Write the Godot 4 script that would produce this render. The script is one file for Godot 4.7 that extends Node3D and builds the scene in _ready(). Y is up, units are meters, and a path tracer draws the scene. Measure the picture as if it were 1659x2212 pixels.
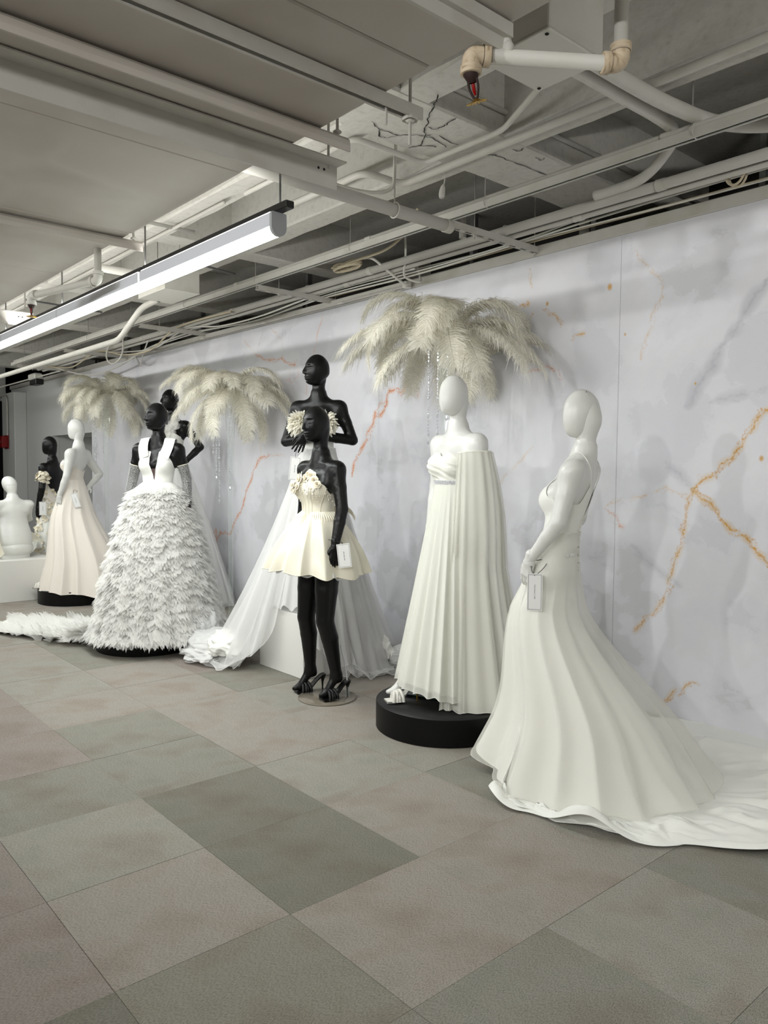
extends Node3D
# A bridal showroom: mannequins in white gowns along a marble-print backdrop under a painted concrete ceiling.

const RAIL_TOP := 3.10      # top of the partition behind the backdrop
const WALL_Z := -4.436      # face of the marble backdrop
const TILE := 0.6096        # carpet tile
const BEAM_Y := 3.30        # underside of the concrete beams
const SLAB_Y := 3.72        # underside of the slab

var M := {}                 # materials by name
var used := {}              # names already given
var rng := RandomNumberGenerator.new()


func _ready() -> void:
	rng.seed = 7
	set_camera()
	set_environment()
	make_materials()
	set_lights()
	build_room()
	build_ceiling_works()
	build_lights_and_sprinklers()
	build_plinths()
	prepare_bodies()
	build_mannequins()
	build_feather_stands()
	build_far_corner()


# ---------------------------------------------------------------- camera, sky, light
func set_camera() -> void:
	var cam := Camera3D.new()
	cam.name = "camera"
	cam.fov = 67.0
	cam.keep_aspect = Camera3D.KEEP_HEIGHT
	cam.near = 0.05
	cam.far = 60.0
	var yaw := deg_to_rad(49.1)
	var pitch := deg_to_rad(3.063)
	var roll := deg_to_rad(0.4636)
	var f := Vector3(-sin(yaw) * cos(pitch), -sin(pitch), -cos(yaw) * cos(pitch))
	var r := Vector3(cos(yaw), 0, -sin(yaw))
	var u := r.cross(f)
	var r2 := r * cos(roll) + u * sin(roll)
	var u2 := u * cos(roll) - r * sin(roll)
	cam.transform = Transform3D(Basis(r2, u2, -f), Vector3(0, 1.516, 0))
	add_child(cam)
	cam.current = true


func set_environment() -> void:
	var we := WorldEnvironment.new()
	we.name = "world_environment"
	var e := Environment.new()
	e.background_mode = Environment.BG_COLOR
	e.background_color = Color(0.02, 0.02, 0.022)
	e.ambient_light_source = Environment.AMBIENT_SOURCE_DISABLED
	e.tonemap_mode = Environment.TONE_MAPPER_LINEAR
	e.tonemap_exposure = 1.08
	e.sdfgi_enabled = true
	e.ssao_enabled = true
	e.ssil_enabled = true
	we.environment = e
	add_child(we)


func set_lights() -> void:
	# unseen spots behind and beside the camera, placed to light gowns and backdrop
	var xs := [-11.5, -9.2, -7.2, -5.2, -4.5, -2.9, -0.9, 0.5]
	var tx := [-11.0, -9.0, -6.9, -5.2, -4.6, -3.0, -2.2, -1.2]
	var en := [2.4, 2.9, 3.0, 2.3, 2.2, 3.5, 3.9, 3.6]
	for i in xs.size():
		unseen_spot_fitting(Vector3(xs[i], 2.66, 2.0), Vector3(tx[i], 1.7, -4.4), en[i])
	# linear tubes: the row in view, then unseen ones out of view
	for k in 8:
		tube_light(Vector3(-3.02 - 1.44 * k, 2.63, -1.965), 1.42, k == 0, 2.0 if k < 2 else (1.2 if k < 4 else 0.7))
	for k in 2:
		tube_light(Vector3(1.9 + 1.44 * k, 2.63, -1.965), 1.42, false, 0.8, 5.0)  # unseen sections right of the frame, placed to light the ceiling there
	for k in 5:
		tube_light(Vector3(2.5 - 2.9 * k, 2.9, 3.4), 1.42, false, 0.5)  # unseen row behind the camera, placed to light floor and ceiling


# ---------------------------------------------------------------- naming and building helpers
func numbered(called: String) -> String:
	var n: int = used.get(called, 0)
	used[called] = n + 1
	return called if n == 0 else "%s_%03d" % [called, n]


func thing(called: String, label: String, category: String, at := Vector3.ZERO, turn := 0.0, group := "") -> Node3D:
	var o := Node3D.new()
	o.name = numbered(called)
	add_child(o)
	o.position = at
	o.rotation.y = turn
	tag(o, label, category, group)
	return o


func tag(o: Node, label: String, category: String, group := "", kind := "") -> void:
	if label: o.set_meta("label", label)
	if category: o.set_meta("category", category)
	if group: o.set_meta("group", group)
	if kind: o.set_meta("kind", kind)


func obj(called: String, mesh: Mesh, mat: Material, parent: Node = self, at := Vector3.ZERO) -> MeshInstance3D:
	var o := MeshInstance3D.new()
	o.name = numbered(called) if parent == self else called
	o.mesh = mesh
	o.material_override = mat
	o.position = at
	parent.add_child(o, true)
	return o


func struct(called: String, mesh: Mesh, mat: Material, parent: Node = self, at := Vector3.ZERO) -> MeshInstance3D:
	var o := obj(called, mesh, mat, parent, at)
	if parent == self:
		o.set_meta("kind", "structure")
	return o


class MB:
	var v := PackedVector3Array()
	var uv := PackedVector2Array()
	var ix := PackedInt32Array()

	func quad(a: Vector3, b: Vector3, c: Vector3, d: Vector3) -> void:
		var n := v.size()
		v.append_array(PackedVector3Array([a, b, c, d]))
		uv.append_array(PackedVector2Array([Vector2(0, 0), Vector2(1, 0), Vector2(1, 1), Vector2(0, 1)]))
		ix.append_array(PackedInt32Array([n, n + 1, n + 2, n, n + 2, n + 3]))

	func tri(a: Vector3, b: Vector3, c: Vector3) -> void:
		var n := v.size()
		v.append_array(PackedVector3Array([a, b, c]))
		uv.append_array(PackedVector2Array([Vector2(0, 0), Vector2(1, 0), Vector2(1, 1)]))
		ix.append_array(PackedInt32Array([n, n + 1, n + 2]))

	# rows x cols points, row by row; wrap closes each row
	func grid(p: PackedVector3Array, rows: int, cols: int, wrap := false, us := 1.0, vs := 1.0) -> void:
		var n := v.size()
		v.append_array(p)
		var last := cols if wrap else cols - 1
		for j in rows:
			for i in cols:
				uv.append(Vector2(us * i / maxf(1, cols - 1), vs * j / maxf(1, rows - 1)))
		for j in rows - 1:
			for i in last:
				var i2 := (i + 1) % cols
				var a := n + j * cols + i
				var b := n + j * cols + i2
				var c := a + cols
				var d := b + cols
				ix.append_array(PackedInt32Array([a, b, d, a, d, c]))

	func box(c: Vector3, s: Vector3, bs := Basis.IDENTITY) -> void:
		var h := s * 0.5
		var p := []
		for k in 8:
			p.append(c + bs * Vector3(h.x if k & 1 else -h.x, h.y if k & 2 else -h.y, h.z if k & 4 else -h.z))
		quad(p[0], p[1], p[3], p[2]); quad(p[5], p[4], p[6], p[7])
		quad(p[4], p[0], p[2], p[6]); quad(p[1], p[5], p[7], p[3])
		quad(p[2], p[3], p[7], p[6]); quad(p[4], p[5], p[1], p[0])

	# box with chamfered long edges round the y axis and chamfered top rim
	func bevel_box(c: Vector3, s: Vector3, b: float, bs := Basis.IDENTITY) -> void:
		var rings := []
		for yy in [[-0.5, b], [-0.5, 0.0], [0.5, 0.0], [0.5, b]]:
			pass
		var hs := [[-s.y / 2, b], [-s.y / 2 + b, 0.0], [s.y / 2 - b, 0.0], [s.y / 2, b]]
		for q in hs:
			var x: float = s.x / 2 - q[1]
			var z: float = s.z / 2 - q[1]
			var y: float = q[0]
			rings.append([Vector3(x - b, y, -z), Vector3(x, y, -z + b), Vector3(x, y, z - b), Vector3(x - b, y, z), Vector3(-x + b, y, z), Vector3(-x, y, z - b), Vector3(-x, y, -z + b), Vector3(-x + b, y, -z)])
		for k in 3:
			for i in 8:
				var i2 := (i + 1) % 8
				quad(c + bs * rings[k][i], c + bs * rings[k][i2], c + bs * rings[k + 1][i2], c + bs * rings[k + 1][i])
		for k in [0, 3]:
			for i in range(1, 7):
				tri(c + bs * rings[k][0], c + bs * rings[k][i], c + bs * rings[k][i + 1])

	# round tube along a path; radius one number or one per point
	func tube(path: PackedVector3Array, rad, sides := 10, caps := true) -> void:
		var n := path.size()
		var up := Vector3.UP
		var t0 := (path[1] - path[0]).normalized()
		if absf(t0.y) > 0.9: up = Vector3(1, 0, 0.2)
		var x := up.cross(t0).normalized()
		var pts := PackedVector3Array()
		for k in n:
			var t: Vector3
			if k == 0: t = path[1] - path[0]
			elif k == n - 1: t = path[k] - path[k - 1]
			else: t = path[k + 1] - path[k - 1]
			t = t.normalized()
			x = (x - t * x.dot(t)).normalized()
			var y := t.cross(x)
			var r: float = rad if (rad is float or rad is int) else rad[k]
			for i in sides:
				var a := TAU * i / sides
				pts.append(path[k] + (x * cos(a) + y * sin(a)) * r)
		var first := v.size()
		grid(pts, n, sides, true)
		if caps:
			for e in [0, n - 1]:
				var c := v.size()
				v.append(path[e]); uv.append(Vector2.ZERO)
				for i in sides:
					ix.append_array(PackedInt32Array([c, first + e * sides + i, first + e * sides + (i + 1) % sides]))

	# profile: (radius, height) pairs turned about the y axis through c
	func lathe(prof: PackedVector2Array, c := Vector3.ZERO, sides := 24, bs := Basis.IDENTITY) -> void:
		var pts := PackedVector3Array()
		for q in prof:
			for i in sides:
				var a := TAU * i / sides
				pts.append(c + bs * Vector3(q.x * sin(a), q.y, q.x * cos(a)))
		grid(pts, prof.size(), sides, true)

	func ball(c: Vector3, r: Vector3, n := 10) -> void:
		var prof := PackedVector2Array()
		for k in n + 1:
			var a := PI * k / n - PI / 2
			prof.append(Vector2(maxf(cos(a), 0.001), sin(a)))
		lathe(prof, c, n * 2, Basis.from_scale(r))

	func arrays() -> Array:
		var a := []
		a.resize(Mesh.ARRAY_MAX)
		a[Mesh.ARRAY_VERTEX] = v
		a[Mesh.ARRAY_TEX_UV] = uv
		a[Mesh.ARRAY_INDEX] = ix
		return a

	func flat() -> ArrayMesh:
		var m := ArrayMesh.new()
		m.add_surface_from_arrays(Mesh.PRIMITIVE_TRIANGLES, arrays())
		return m

	func smooth() -> ArrayMesh:
		# vertex normals summed over the faces, shared by index
		var nn := PackedVector3Array()
		nn.resize(v.size())
		for k in range(0, ix.size(), 3):
			var a := ix[k]
			var b := ix[k + 1]
			var c := ix[k + 2]
			var f := (v[c] - v[a]).cross(v[b] - v[a])
			nn[a] += f
			nn[b] += f
			nn[c] += f
		for k in nn.size():
			nn[k] = nn[k].normalized()
		var arr := arrays()
		arr[Mesh.ARRAY_NORMAL] = nn
		var m := ArrayMesh.new()
		m.add_surface_from_arrays(Mesh.PRIMITIVE_TRIANGLES, arr)
		return m

	# smooth, but faces that meet at a sharp angle keep their edge
	func creased() -> ArrayMesh:
		var st := SurfaceTool.new()
		st.create_from_arrays(arrays())
		st.generate_normals()
		return st.commit()


func rounded_path(pts: Array, r := 0.06, n := 5) -> PackedVector3Array:
	# corner points joined by straight runs with rounded bends
	var out := PackedVector3Array()
	out.append(pts[0])
	for k in range(1, pts.size() - 1):
		var a: Vector3 = pts[k - 1]
		var b: Vector3 = pts[k]
		var c: Vector3 = pts[k + 1]
		var d1 := minf(r, a.distance_to(b) * 0.48)
		var d2 := minf(r, c.distance_to(b) * 0.48)
		var p := b + (a - b).normalized() * d1
		var q := b + (c - b).normalized() * d2
		for i in n + 1:
			var t := float(i) / n
			out.append(p.lerp(b, t).lerp(b.lerp(q, t), t))
	out.append(pts[pts.size() - 1])
	return out


func curve_path(pts: Array, n := 8) -> PackedVector3Array:
	# a smooth curve through the points
	var out := PackedVector3Array()
	var m := pts.size()
	for k in m - 1:
		var p0: Vector3 = pts[maxi(k - 1, 0)]
		var p1: Vector3 = pts[k]
		var p2: Vector3 = pts[k + 1]
		var p3: Vector3 = pts[mini(k + 2, m - 1)]
		for i in n:
			out.append(p1.cubic_interpolate(p2, p0, p3, float(i) / n))
	out.append(pts[m - 1])
	return out


func tube_mesh(path: PackedVector3Array, rad, sides := 10) -> ArrayMesh:
	var mb := MB.new()
	mb.tube(path, rad, sides)
	return mb.creased() if path.size() < 3 else mb.smooth()


func box_mesh(c: Vector3, s: Vector3, bs := Basis.IDENTITY) -> ArrayMesh:
	var mb := MB.new()
	mb.box(c, s, bs)
	return mb.flat()


func bevel_mesh(c: Vector3, s: Vector3, b: float, bs := Basis.IDENTITY) -> ArrayMesh:
	var mb := MB.new()
	mb.bevel_box(c, s, b, bs)
	return mb.flat()


func knots(table: Array, x: float) -> float:
	# piecewise smooth table: [[x, y], ...] rising in x
	if x <= table[0][0]: return table[0][1]
	for k in range(1, table.size()):
		if x <= table[k][0]:
			var t: float = (x - table[k - 1][0]) / (table[k][0] - table[k - 1][0])
			t = t * t * (3.0 - 2.0 * t)
			return lerpf(table[k - 1][1], table[k][1], t)
	return table[table.size() - 1][1]


func mat(called: String, c: Color, rough := 0.6, spec := 0.5) -> StandardMaterial3D:
	var m := StandardMaterial3D.new()
	m.resource_name = called
	m.albedo_color = c
	m.roughness = rough
	m.metallic_specular = spec
	M[called] = m
	return m


func noise_tex(freq: float, size := 512, octaves := 4, seed_ := 1, kind := FastNoiseLite.TYPE_SIMPLEX_SMOOTH, ramp: Gradient = null, as_normal := false, bump := 4.0) -> NoiseTexture2D:
	var n := FastNoiseLite.new()
	n.seed = seed_
	n.noise_type = kind
	n.frequency = freq
	n.fractal_octaves = octaves
	var t := NoiseTexture2D.new()
	t.width = size
	t.height = size
	t.seamless = true
	t.noise = n
	t.generate_mipmaps = false
	if ramp: t.color_ramp = ramp
	if as_normal:
		t.as_normal_map = true
		t.bump_strength = bump
	return t


func ramp(pairs: Array) -> Gradient:
	var g := Gradient.new()
	var o := PackedFloat32Array()
	var c := PackedColorArray()
	for p in pairs:
		o.append(p[0])
		c.append(p[1])
	g.offsets = o
	g.colors = c
	return g


# ---------------------------------------------------------------- materials
func make_materials() -> void:
	var fine := noise_tex(0.05, 512, 4, 3)
	var coarse := noise_tex(0.012, 512, 5, 4)
	# painted concrete: off-white with scuffs and lumps
	var p := mat("painted_concrete", Color(0.80, 0.79, 0.765), 0.75, 0.35)
	p.albedo_texture = noise_tex(0.02, 1024, 6, 11, FastNoiseLite.TYPE_SIMPLEX_SMOOTH, ramp([[0.0, Color(0.90, 0.895, 0.885)], [0.25, Color(0.965, 0.965, 0.96)], [0.6, Color(1, 1, 1)], [1.0, Color(0.97, 0.97, 0.965)]]))
	p.uv1_triplanar = true
	p.uv1_world_triplanar = true
	p.uv1_scale = Vector3.ONE * 0.7
	p.heightmap_enabled = true
	p.heightmap_texture = noise_tex(0.03, 1024, 6, 12)
	p.heightmap_scale = 0.14
	var pd := mat("painted_metal", Color(0.80, 0.79, 0.765), 0.55, 0.4)
	pd.albedo_texture = noise_tex(0.01, 512, 5, 15, FastNoiseLite.TYPE_SIMPLEX_SMOOTH, ramp([[0.0, Color(0.93, 0.92, 0.90)], [0.5, Color(1, 1, 1)], [1.0, Color(0.97, 0.97, 0.96)]]))
	pd.uv1_triplanar = true
	pd.uv1_world_triplanar = true
	pd.uv1_scale = Vector3.ONE * 0.5
	var du := mat("duct_paint", Color(0.78, 0.755, 0.725), 0.6, 0.4)
	du.albedo_texture = noise_tex(0.004, 512, 4, 16, FastNoiseLite.TYPE_SIMPLEX_SMOOTH, ramp([[0.0, Color(0.92, 0.91, 0.89)], [0.5, Color(1, 1, 1)], [1.0, Color(0.97, 0.96, 0.95)]]))
	du.uv1_triplanar = true
	du.uv1_world_triplanar = true
	du.uv1_scale = Vector3.ONE * 0.4
	mat("cable_white", Color(0.86, 0.85, 0.82), 0.5)
	mat("cable_beige", Color(0.78, 0.73, 0.63), 0.5)
	mat("wall_paint", Color(0.80, 0.80, 0.80), 0.7)
	mat("dark_brick", Color(0.20, 0.19, 0.18), 0.9)
	mat("crack", Color(0.16, 0.15, 0.14), 0.95)
	mat("fitting", Color(0.82, 0.76, 0.67), 0.6).albedo_texture = noise_tex(0.012, 256, 4, 21, FastNoiseLite.TYPE_SIMPLEX_SMOOTH, ramp([[0.0, Color(0.72, 0.66, 0.60)], [0.4, Color(0.95, 0.93, 0.90)], [1.0, Color(1, 1, 1)]]))
	var br := mat("brass", Color(0.72, 0.58, 0.25), 0.35)
	br.metallic = 0.9
	mat("bulb_red", Color(0.55, 0.03, 0.02), 0.15)
	mat("rust", Color(0.16, 0.07, 0.05), 0.7)
	mat("black_metal", Color(0.02, 0.02, 0.022), 0.4)
	mat("rod_metal", Color(0.55, 0.55, 0.55), 0.45).metallic = 0.6
	mat("grey_cap", Color(0.62, 0.63, 0.64), 0.5)
	mat("housing", Color(0.80, 0.81, 0.84), 0.4)
	var g := mat("lamp_glow", Color(0.98, 0.99, 0.98), 0.5)
	g.emission_enabled = true
	g.emission = Color(0.97, 1.0, 0.97)
	g.emission_energy_multiplier = 15.0
	var g2 := mat("added_strip_glow", Color(0.98, 0.99, 0.98), 0.5)
	g2.emission_enabled = true
	g2.emission = Color(1.0, 1.0, 0.98)
	g2.emission_energy_multiplier = 2.0  # glow of the added strips that brighten the ceiling
	# carpets
	var cols := {"carpet_grey": Color(0.635, 0.622, 0.588), "carpet_warm": Color(0.645, 0.620, 0.588), "carpet_dark": Color(0.53, 0.522, 0.482), "carpet_mid": Color(0.585, 0.577, 0.54), "carpet_pink": Color(0.61, 0.577, 0.55), "carpet_olive": Color(0.58, 0.568, 0.525)}
	var grain := noise_tex(0.09, 512, 4, 31, FastNoiseLite.TYPE_SIMPLEX, ramp([[0.0, Color(0.72, 0.72, 0.72)], [0.35, Color(0.90, 0.90, 0.90)], [0.65, Color(1, 1, 1)], [1.0, Color(0.96, 0.96, 0.96)]]))
	var pile := noise_tex(0.09, 512, 4, 31)
	var worn := noise_tex(0.006, 512, 4, 32, FastNoiseLite.TYPE_SIMPLEX_SMOOTH, ramp([[0.0, Color(0.93, 0.905, 0.89)], [0.35, Color(0.975, 0.965, 0.955)], [0.6, Color(1, 1, 1)], [1.0, Color(0.96, 0.97, 0.96)]]))
	for k in cols:
		var c := mat(k, cols[k], 0.95, 0.2)
		c.albedo_texture = grain
		c.uv1_triplanar = true
		c.uv1_world_triplanar = true
		c.uv1_scale = Vector3(4.6, 1.2, 1.5)
		c.heightmap_enabled = true
		c.heightmap_texture = pile
		c.heightmap_scale = 0.16
		c.detail_enabled = true
		c.detail_blend_mode = BaseMaterial3D.BLEND_MODE_MUL
		c.detail_uv_layer = BaseMaterial3D.DETAIL_UV_2
		c.detail_albedo = worn
	# mannequins
	mat("white_gloss", Color(0.87, 0.87, 0.855), 0.33, 0.5)
	mat("black_satin", Color(0.06, 0.06, 0.062), 0.34, 0.36)
	# cloth
	var weave := noise_tex(0.25, 256, 2, 41)
	var s := mat("ivory_satin", Color(0.89, 0.87, 0.80), 0.34, 0.5)
	s.rim_enabled = true
	s.rim = 0.3
	s = mat("white_crepe", Color(0.94, 0.94, 0.92), 0.55, 0.4)
	s.rim_enabled = true
	s.rim = 0.4
	s.heightmap_enabled = true
	s.heightmap_texture = weave
	s.heightmap_scale = 0.05
	s.uv1_triplanar = true
	s.uv1_scale = Vector3.ONE * 6.0
	s = mat("cream_satin", Color(0.92, 0.89, 0.85), 0.38, 0.5)
	s.rim_enabled = true
	s.rim = 0.3
	s = mat("chiffon", Color(0.94, 0.94, 0.905), 0.75, 0.3)
	s.backlight_enabled = true
	s.backlight = Color(0.35, 0.35, 0.33)
	cloth("chiffon_sheer", Color(0.94, 0.94, 0.905), 0.72)
	cloth("organza", Color(0.95, 0.945, 0.91), 0.42)
	cloth("tulle", Color(0.96, 0.96, 0.955), 0.46)
	cloth("tulle_dense", Color(0.96, 0.96, 0.955), 0.72)
	s = mat("ruffle_tulle", Color(0.96, 0.955, 0.94), 0.8, 0.2)
	s.transparency = BaseMaterial3D.TRANSPARENCY_ALPHA
	s.albedo_color.a = 0.55
	s.backlight_enabled = true
	s.backlight = Color(0.85, 0.85, 0.85)
	cloth("feather_fuzz", Color(0.97, 0.96, 0.92), 0.55)
	M.feather_fuzz.backlight = Color(0.9, 0.9, 0.87)
	s = mat("feather", Color(0.97, 0.96, 0.925), 0.85, 0.2)
	s.backlight_enabled = true
	s.backlight = Color(0.9, 0.89, 0.85)
	mat("quill", Color(0.45, 0.38, 0.28), 0.6)
	mat("rose_cloth", Color(0.94, 0.91, 0.83), 0.6, 0.3)
	mat("pearl", Color(0.95, 0.93, 0.88), 0.25, 0.6)
	var cr := mat("crystal", Color(0.93, 0.94, 0.96), 0.08, 0.8)
	cr.metallic = 0.55
	var la := mat("lace", Color(0.93, 0.93, 0.92), 0.7, 0.3)
	la.transparency = BaseMaterial3D.TRANSPARENCY_ALPHA
	la.albedo_texture = noise_tex(0.045, 512, 3, 51, FastNoiseLite.TYPE_CELLULAR, ramp([[0.0, Color(1, 1, 1, 0.85)], [0.28, Color(1, 1, 1, 0.6)], [0.40, Color(1, 1, 1, 0.12)], [0.66, Color(1, 1, 1, 0.10)], [0.76, Color(1, 1, 1, 0.5)], [1.0, Color(1, 1, 1, 0.8)]]))
	la.uv1_scale = Vector3(1.5, 3.0, 1)
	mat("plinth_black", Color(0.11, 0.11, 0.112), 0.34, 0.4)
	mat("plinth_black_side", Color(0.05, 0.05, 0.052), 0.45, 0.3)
	mat("plinth_white", Color(0.90, 0.895, 0.88), 0.45, 0.4)
	var gl := mat("clear_glass", Color(0.88, 0.95, 0.92, 0.10), 0.04, 0.5)
	gl.transparency = BaseMaterial3D.TRANSPARENCY_ALPHA
	mat("glass_edge", Color(0.03, 0.13, 0.09), 0.15)
	var dg := mat("smoked_glass", Color(0.50, 0.47, 0.42), 0.12, 0.6)
	dg.metallic = 0.15
	mat("card", Color(0.93, 0.93, 0.925), 0.6)
	mat("ink", Color(0.03, 0.03, 0.03), 0.7)
	mat("ink_grey", Color(0.42, 0.42, 0.42), 0.7)
	mat("black_leather", Color(0.06, 0.06, 0.06), 0.3, 0.4)
	mat("white_leather", Color(0.88, 0.87, 0.84), 0.35)
	mat("alarm_red", Color(0.50, 0.02, 0.02), 0.4)
	mat("black_cloth", Color(0.008, 0.008, 0.010), 0.95)
	mat("gold_card", Color(0.55, 0.46, 0.22), 0.4).metallic = 0.5
	mat("skin_mesh", Color(0.36, 0.29, 0.28), 0.8)


func cloth(called: String, c: Color, alpha: float) -> void:
	var m := mat(called, c, 0.85, 0.2)
	m.albedo_color.a = alpha
	m.transparency = BaseMaterial3D.TRANSPARENCY_ALPHA
	m.backlight_enabled = true
	m.backlight = Color(0.5, 0.5, 0.5)


# marbling printed on the backdrop: colour, strength, then x, y pairs in metres on the wall
var VEINS := [
	["o",1.00,[-5.58,1.45,-5.54,1.56,-5.45,1.68,-5.37,1.77,-5.35,1.84,-5.28,1.91,-5.26,2.02,-5.19,1.99,-5.12,2.05,-5.10,2.12,-5.06,2.19,-4.98,2.21,-4.89,2.18,-4.83,2.23,-4.80,2.28,-4.76,2.30,-4.67,2.28]],
	["o",0.50,[-5.26,2.03,-5.15,2.11,-5.07,2.11]],
	["o",0.50,[-4.78,2.17,-4.73,2.22,-4.71,2.19,-4.72,2.12]],
	["o",0.90,[-8.34,0.76,-8.22,0.72,-8.14,0.81,-8.11,0.68,-8.03,0.78,-7.81,0.78,-7.73,0.89,-7.65,0.97,-7.55,1.07,-7.47,1.20,-7.37,1.35,-7.28,1.52,-7.13,1.65,-6.97,1.67]],
	["o",0.30,[-6.97,1.67,-6.79,1.68,-6.66,1.67]],
	["y",0.40,[-7.13,1.65,-7.16,1.77,-7.20,1.92]],
	["o",0.70,[-7.25,2.75,-7.13,2.71,-7.02,2.67,-6.88,2.65,-6.73,2.64,-6.62,2.59,-6.50,2.57,-6.49,2.62]],
	["o",0.35,[-6.45,2.56,-6.45,2.45,-6.54,2.41,-6.68,2.43]],
	["o",0.25,[-6.60,2.56,-6.60,2.42]],
	["y",0.35,[-7.52,2.95,-7.25,2.73]],
	["b",0.30,[-7.11,2.99,-7.23,2.77]],
	["y",0.45,[-6.95,2.99,-6.85,2.92]],
	["b",0.25,[-6.85,2.92,-6.73,2.85,-6.73,2.68]],
	["o",0.45,[-6.04,3.00,-6.12,2.82,-6.18,2.65]],
	["o",0.50,[-6.29,2.36,-6.30,2.26]],
	["b",0.30,[-5.38,2.83,-5.46,2.76,-5.61,2.60,-5.65,2.49]],
	["b",0.40,[-5.25,2.40,-5.19,2.29,-5.16,2.13,-5.24,2.03]],
	["y",0.45,[-3.56,2.96,-3.55,2.82]],
	["y",0.90,[-3.65,2.71,-3.57,2.70,-3.58,2.73]],
	["y",0.60,[-3.53,2.64,-3.55,2.59]],
	["y",0.70,[-3.43,2.65,-3.33,2.60,-3.26,2.53]],
	["y",0.80,[-3.18,2.44,-3.08,2.43]],
	["o",0.45,[-3.60,2.24,-3.45,2.25,-3.39,2.28,-3.31,2.21,-3.26,2.14]],
	["y",0.40,[-2.71,2.92,-2.67,2.85,-2.61,2.77,-2.55,2.72,-2.52,2.62,-2.57,2.56,-2.60,2.49,-2.60,2.41,-2.65,2.34,-2.66,2.23]],
	["y",1.00,[-1.82,1.89,-1.87,1.87,-1.92,1.85,-1.97,1.77,-2.02,1.68,-2.06,1.62,-2.12,1.56,-2.17,1.51,-2.24,1.47,-2.30,1.43]],
	["y",0.80,[-2.30,1.43,-2.31,1.34,-2.34,1.23,-2.35,1.12,-2.38,1.03,-2.40,0.95,-2.44,0.83,-2.47,0.72,-2.56,0.61,-2.66,0.49]],
	["y",1.10,[-2.30,1.43,-2.20,1.33,-2.10,1.22,-2.04,1.18,-1.99,1.16,-1.93,1.10,-1.86,1.04,-1.79,0.99]],
	["o",0.50,[-2.90,1.28,-2.85,1.24,-2.81,1.19,-2.76,1.16]],
	["y",0.35,[-2.90,1.29,-2.83,1.32,-2.71,1.35,-2.58,1.38,-2.47,1.42,-2.39,1.38,-2.32,1.37]],
	["y",0.90,[-2.46,0.07,-2.39,0.16,-2.37,0.18]],
	["y",0.70,[-2.35,0.15,-2.30,0.22,-2.21,0.26]],
	["g",1.00,[-1.90,2.60,-2.07,2.35,-2.25,2.08,-2.36,1.91]],
	["g",0.70,[-2.21,1.93,-1.88,1.98]],
	["g",0.70,[-2.48,1.58,-2.30,1.43]],
	["y",0.35,[-3.50,1.69,-3.86,1.40]],
	["g",0.60,[-2.70,1.05,-2.50,0.90,-2.35,0.82]],
]


# cracks in the paint under the wide beam: x, z pairs
var CRACKS := [
	[-2.682,-2.640,-2.734,-2.681,-2.780,-2.715,-2.847,-2.746,-2.922,-2.810,-2.991,-2.849,-3.046,-2.907,-3.139,-2.971,-3.169,-2.982],
	[-3.113,-2.588,-3.158,-2.683,-3.147,-2.735,-3.150,-2.801,-3.102,-2.845,-3.054,-2.914],
	[-3.054,-2.914,-3.010,-2.937],
	[-2.796,-2.884,-2.858,-2.891,-2.904,-2.906,-2.967,-2.895,-2.971,-2.851],
	[-3.050,-2.919,-3.048,-2.967,-3.067,-3.062,-3.086,-3.107],
	[-3.216,-2.780,-3.154,-2.804],
	[-3.158,-2.683,-3.221,-2.733,-3.216,-2.780],
	[-2.999,-2.960,-3.023,-3.069,-3.015,-3.131],
	[-3.230,-2.947,-3.190,-2.969,-3.119,-3.037,-3.122,-3.056],
	[-2.970,-3.366,-2.974,-3.477,-2.965,-3.596,-2.963,-3.748,-2.962,-3.920],
	[-3.019,-3.346,-2.992,-3.353,-2.967,-3.392],
	[-2.855,-3.392,-2.844,-3.437,-2.799,-3.421],
	[-2.839,-3.569,-2.847,-3.630,-2.797,-3.616],
]


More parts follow.
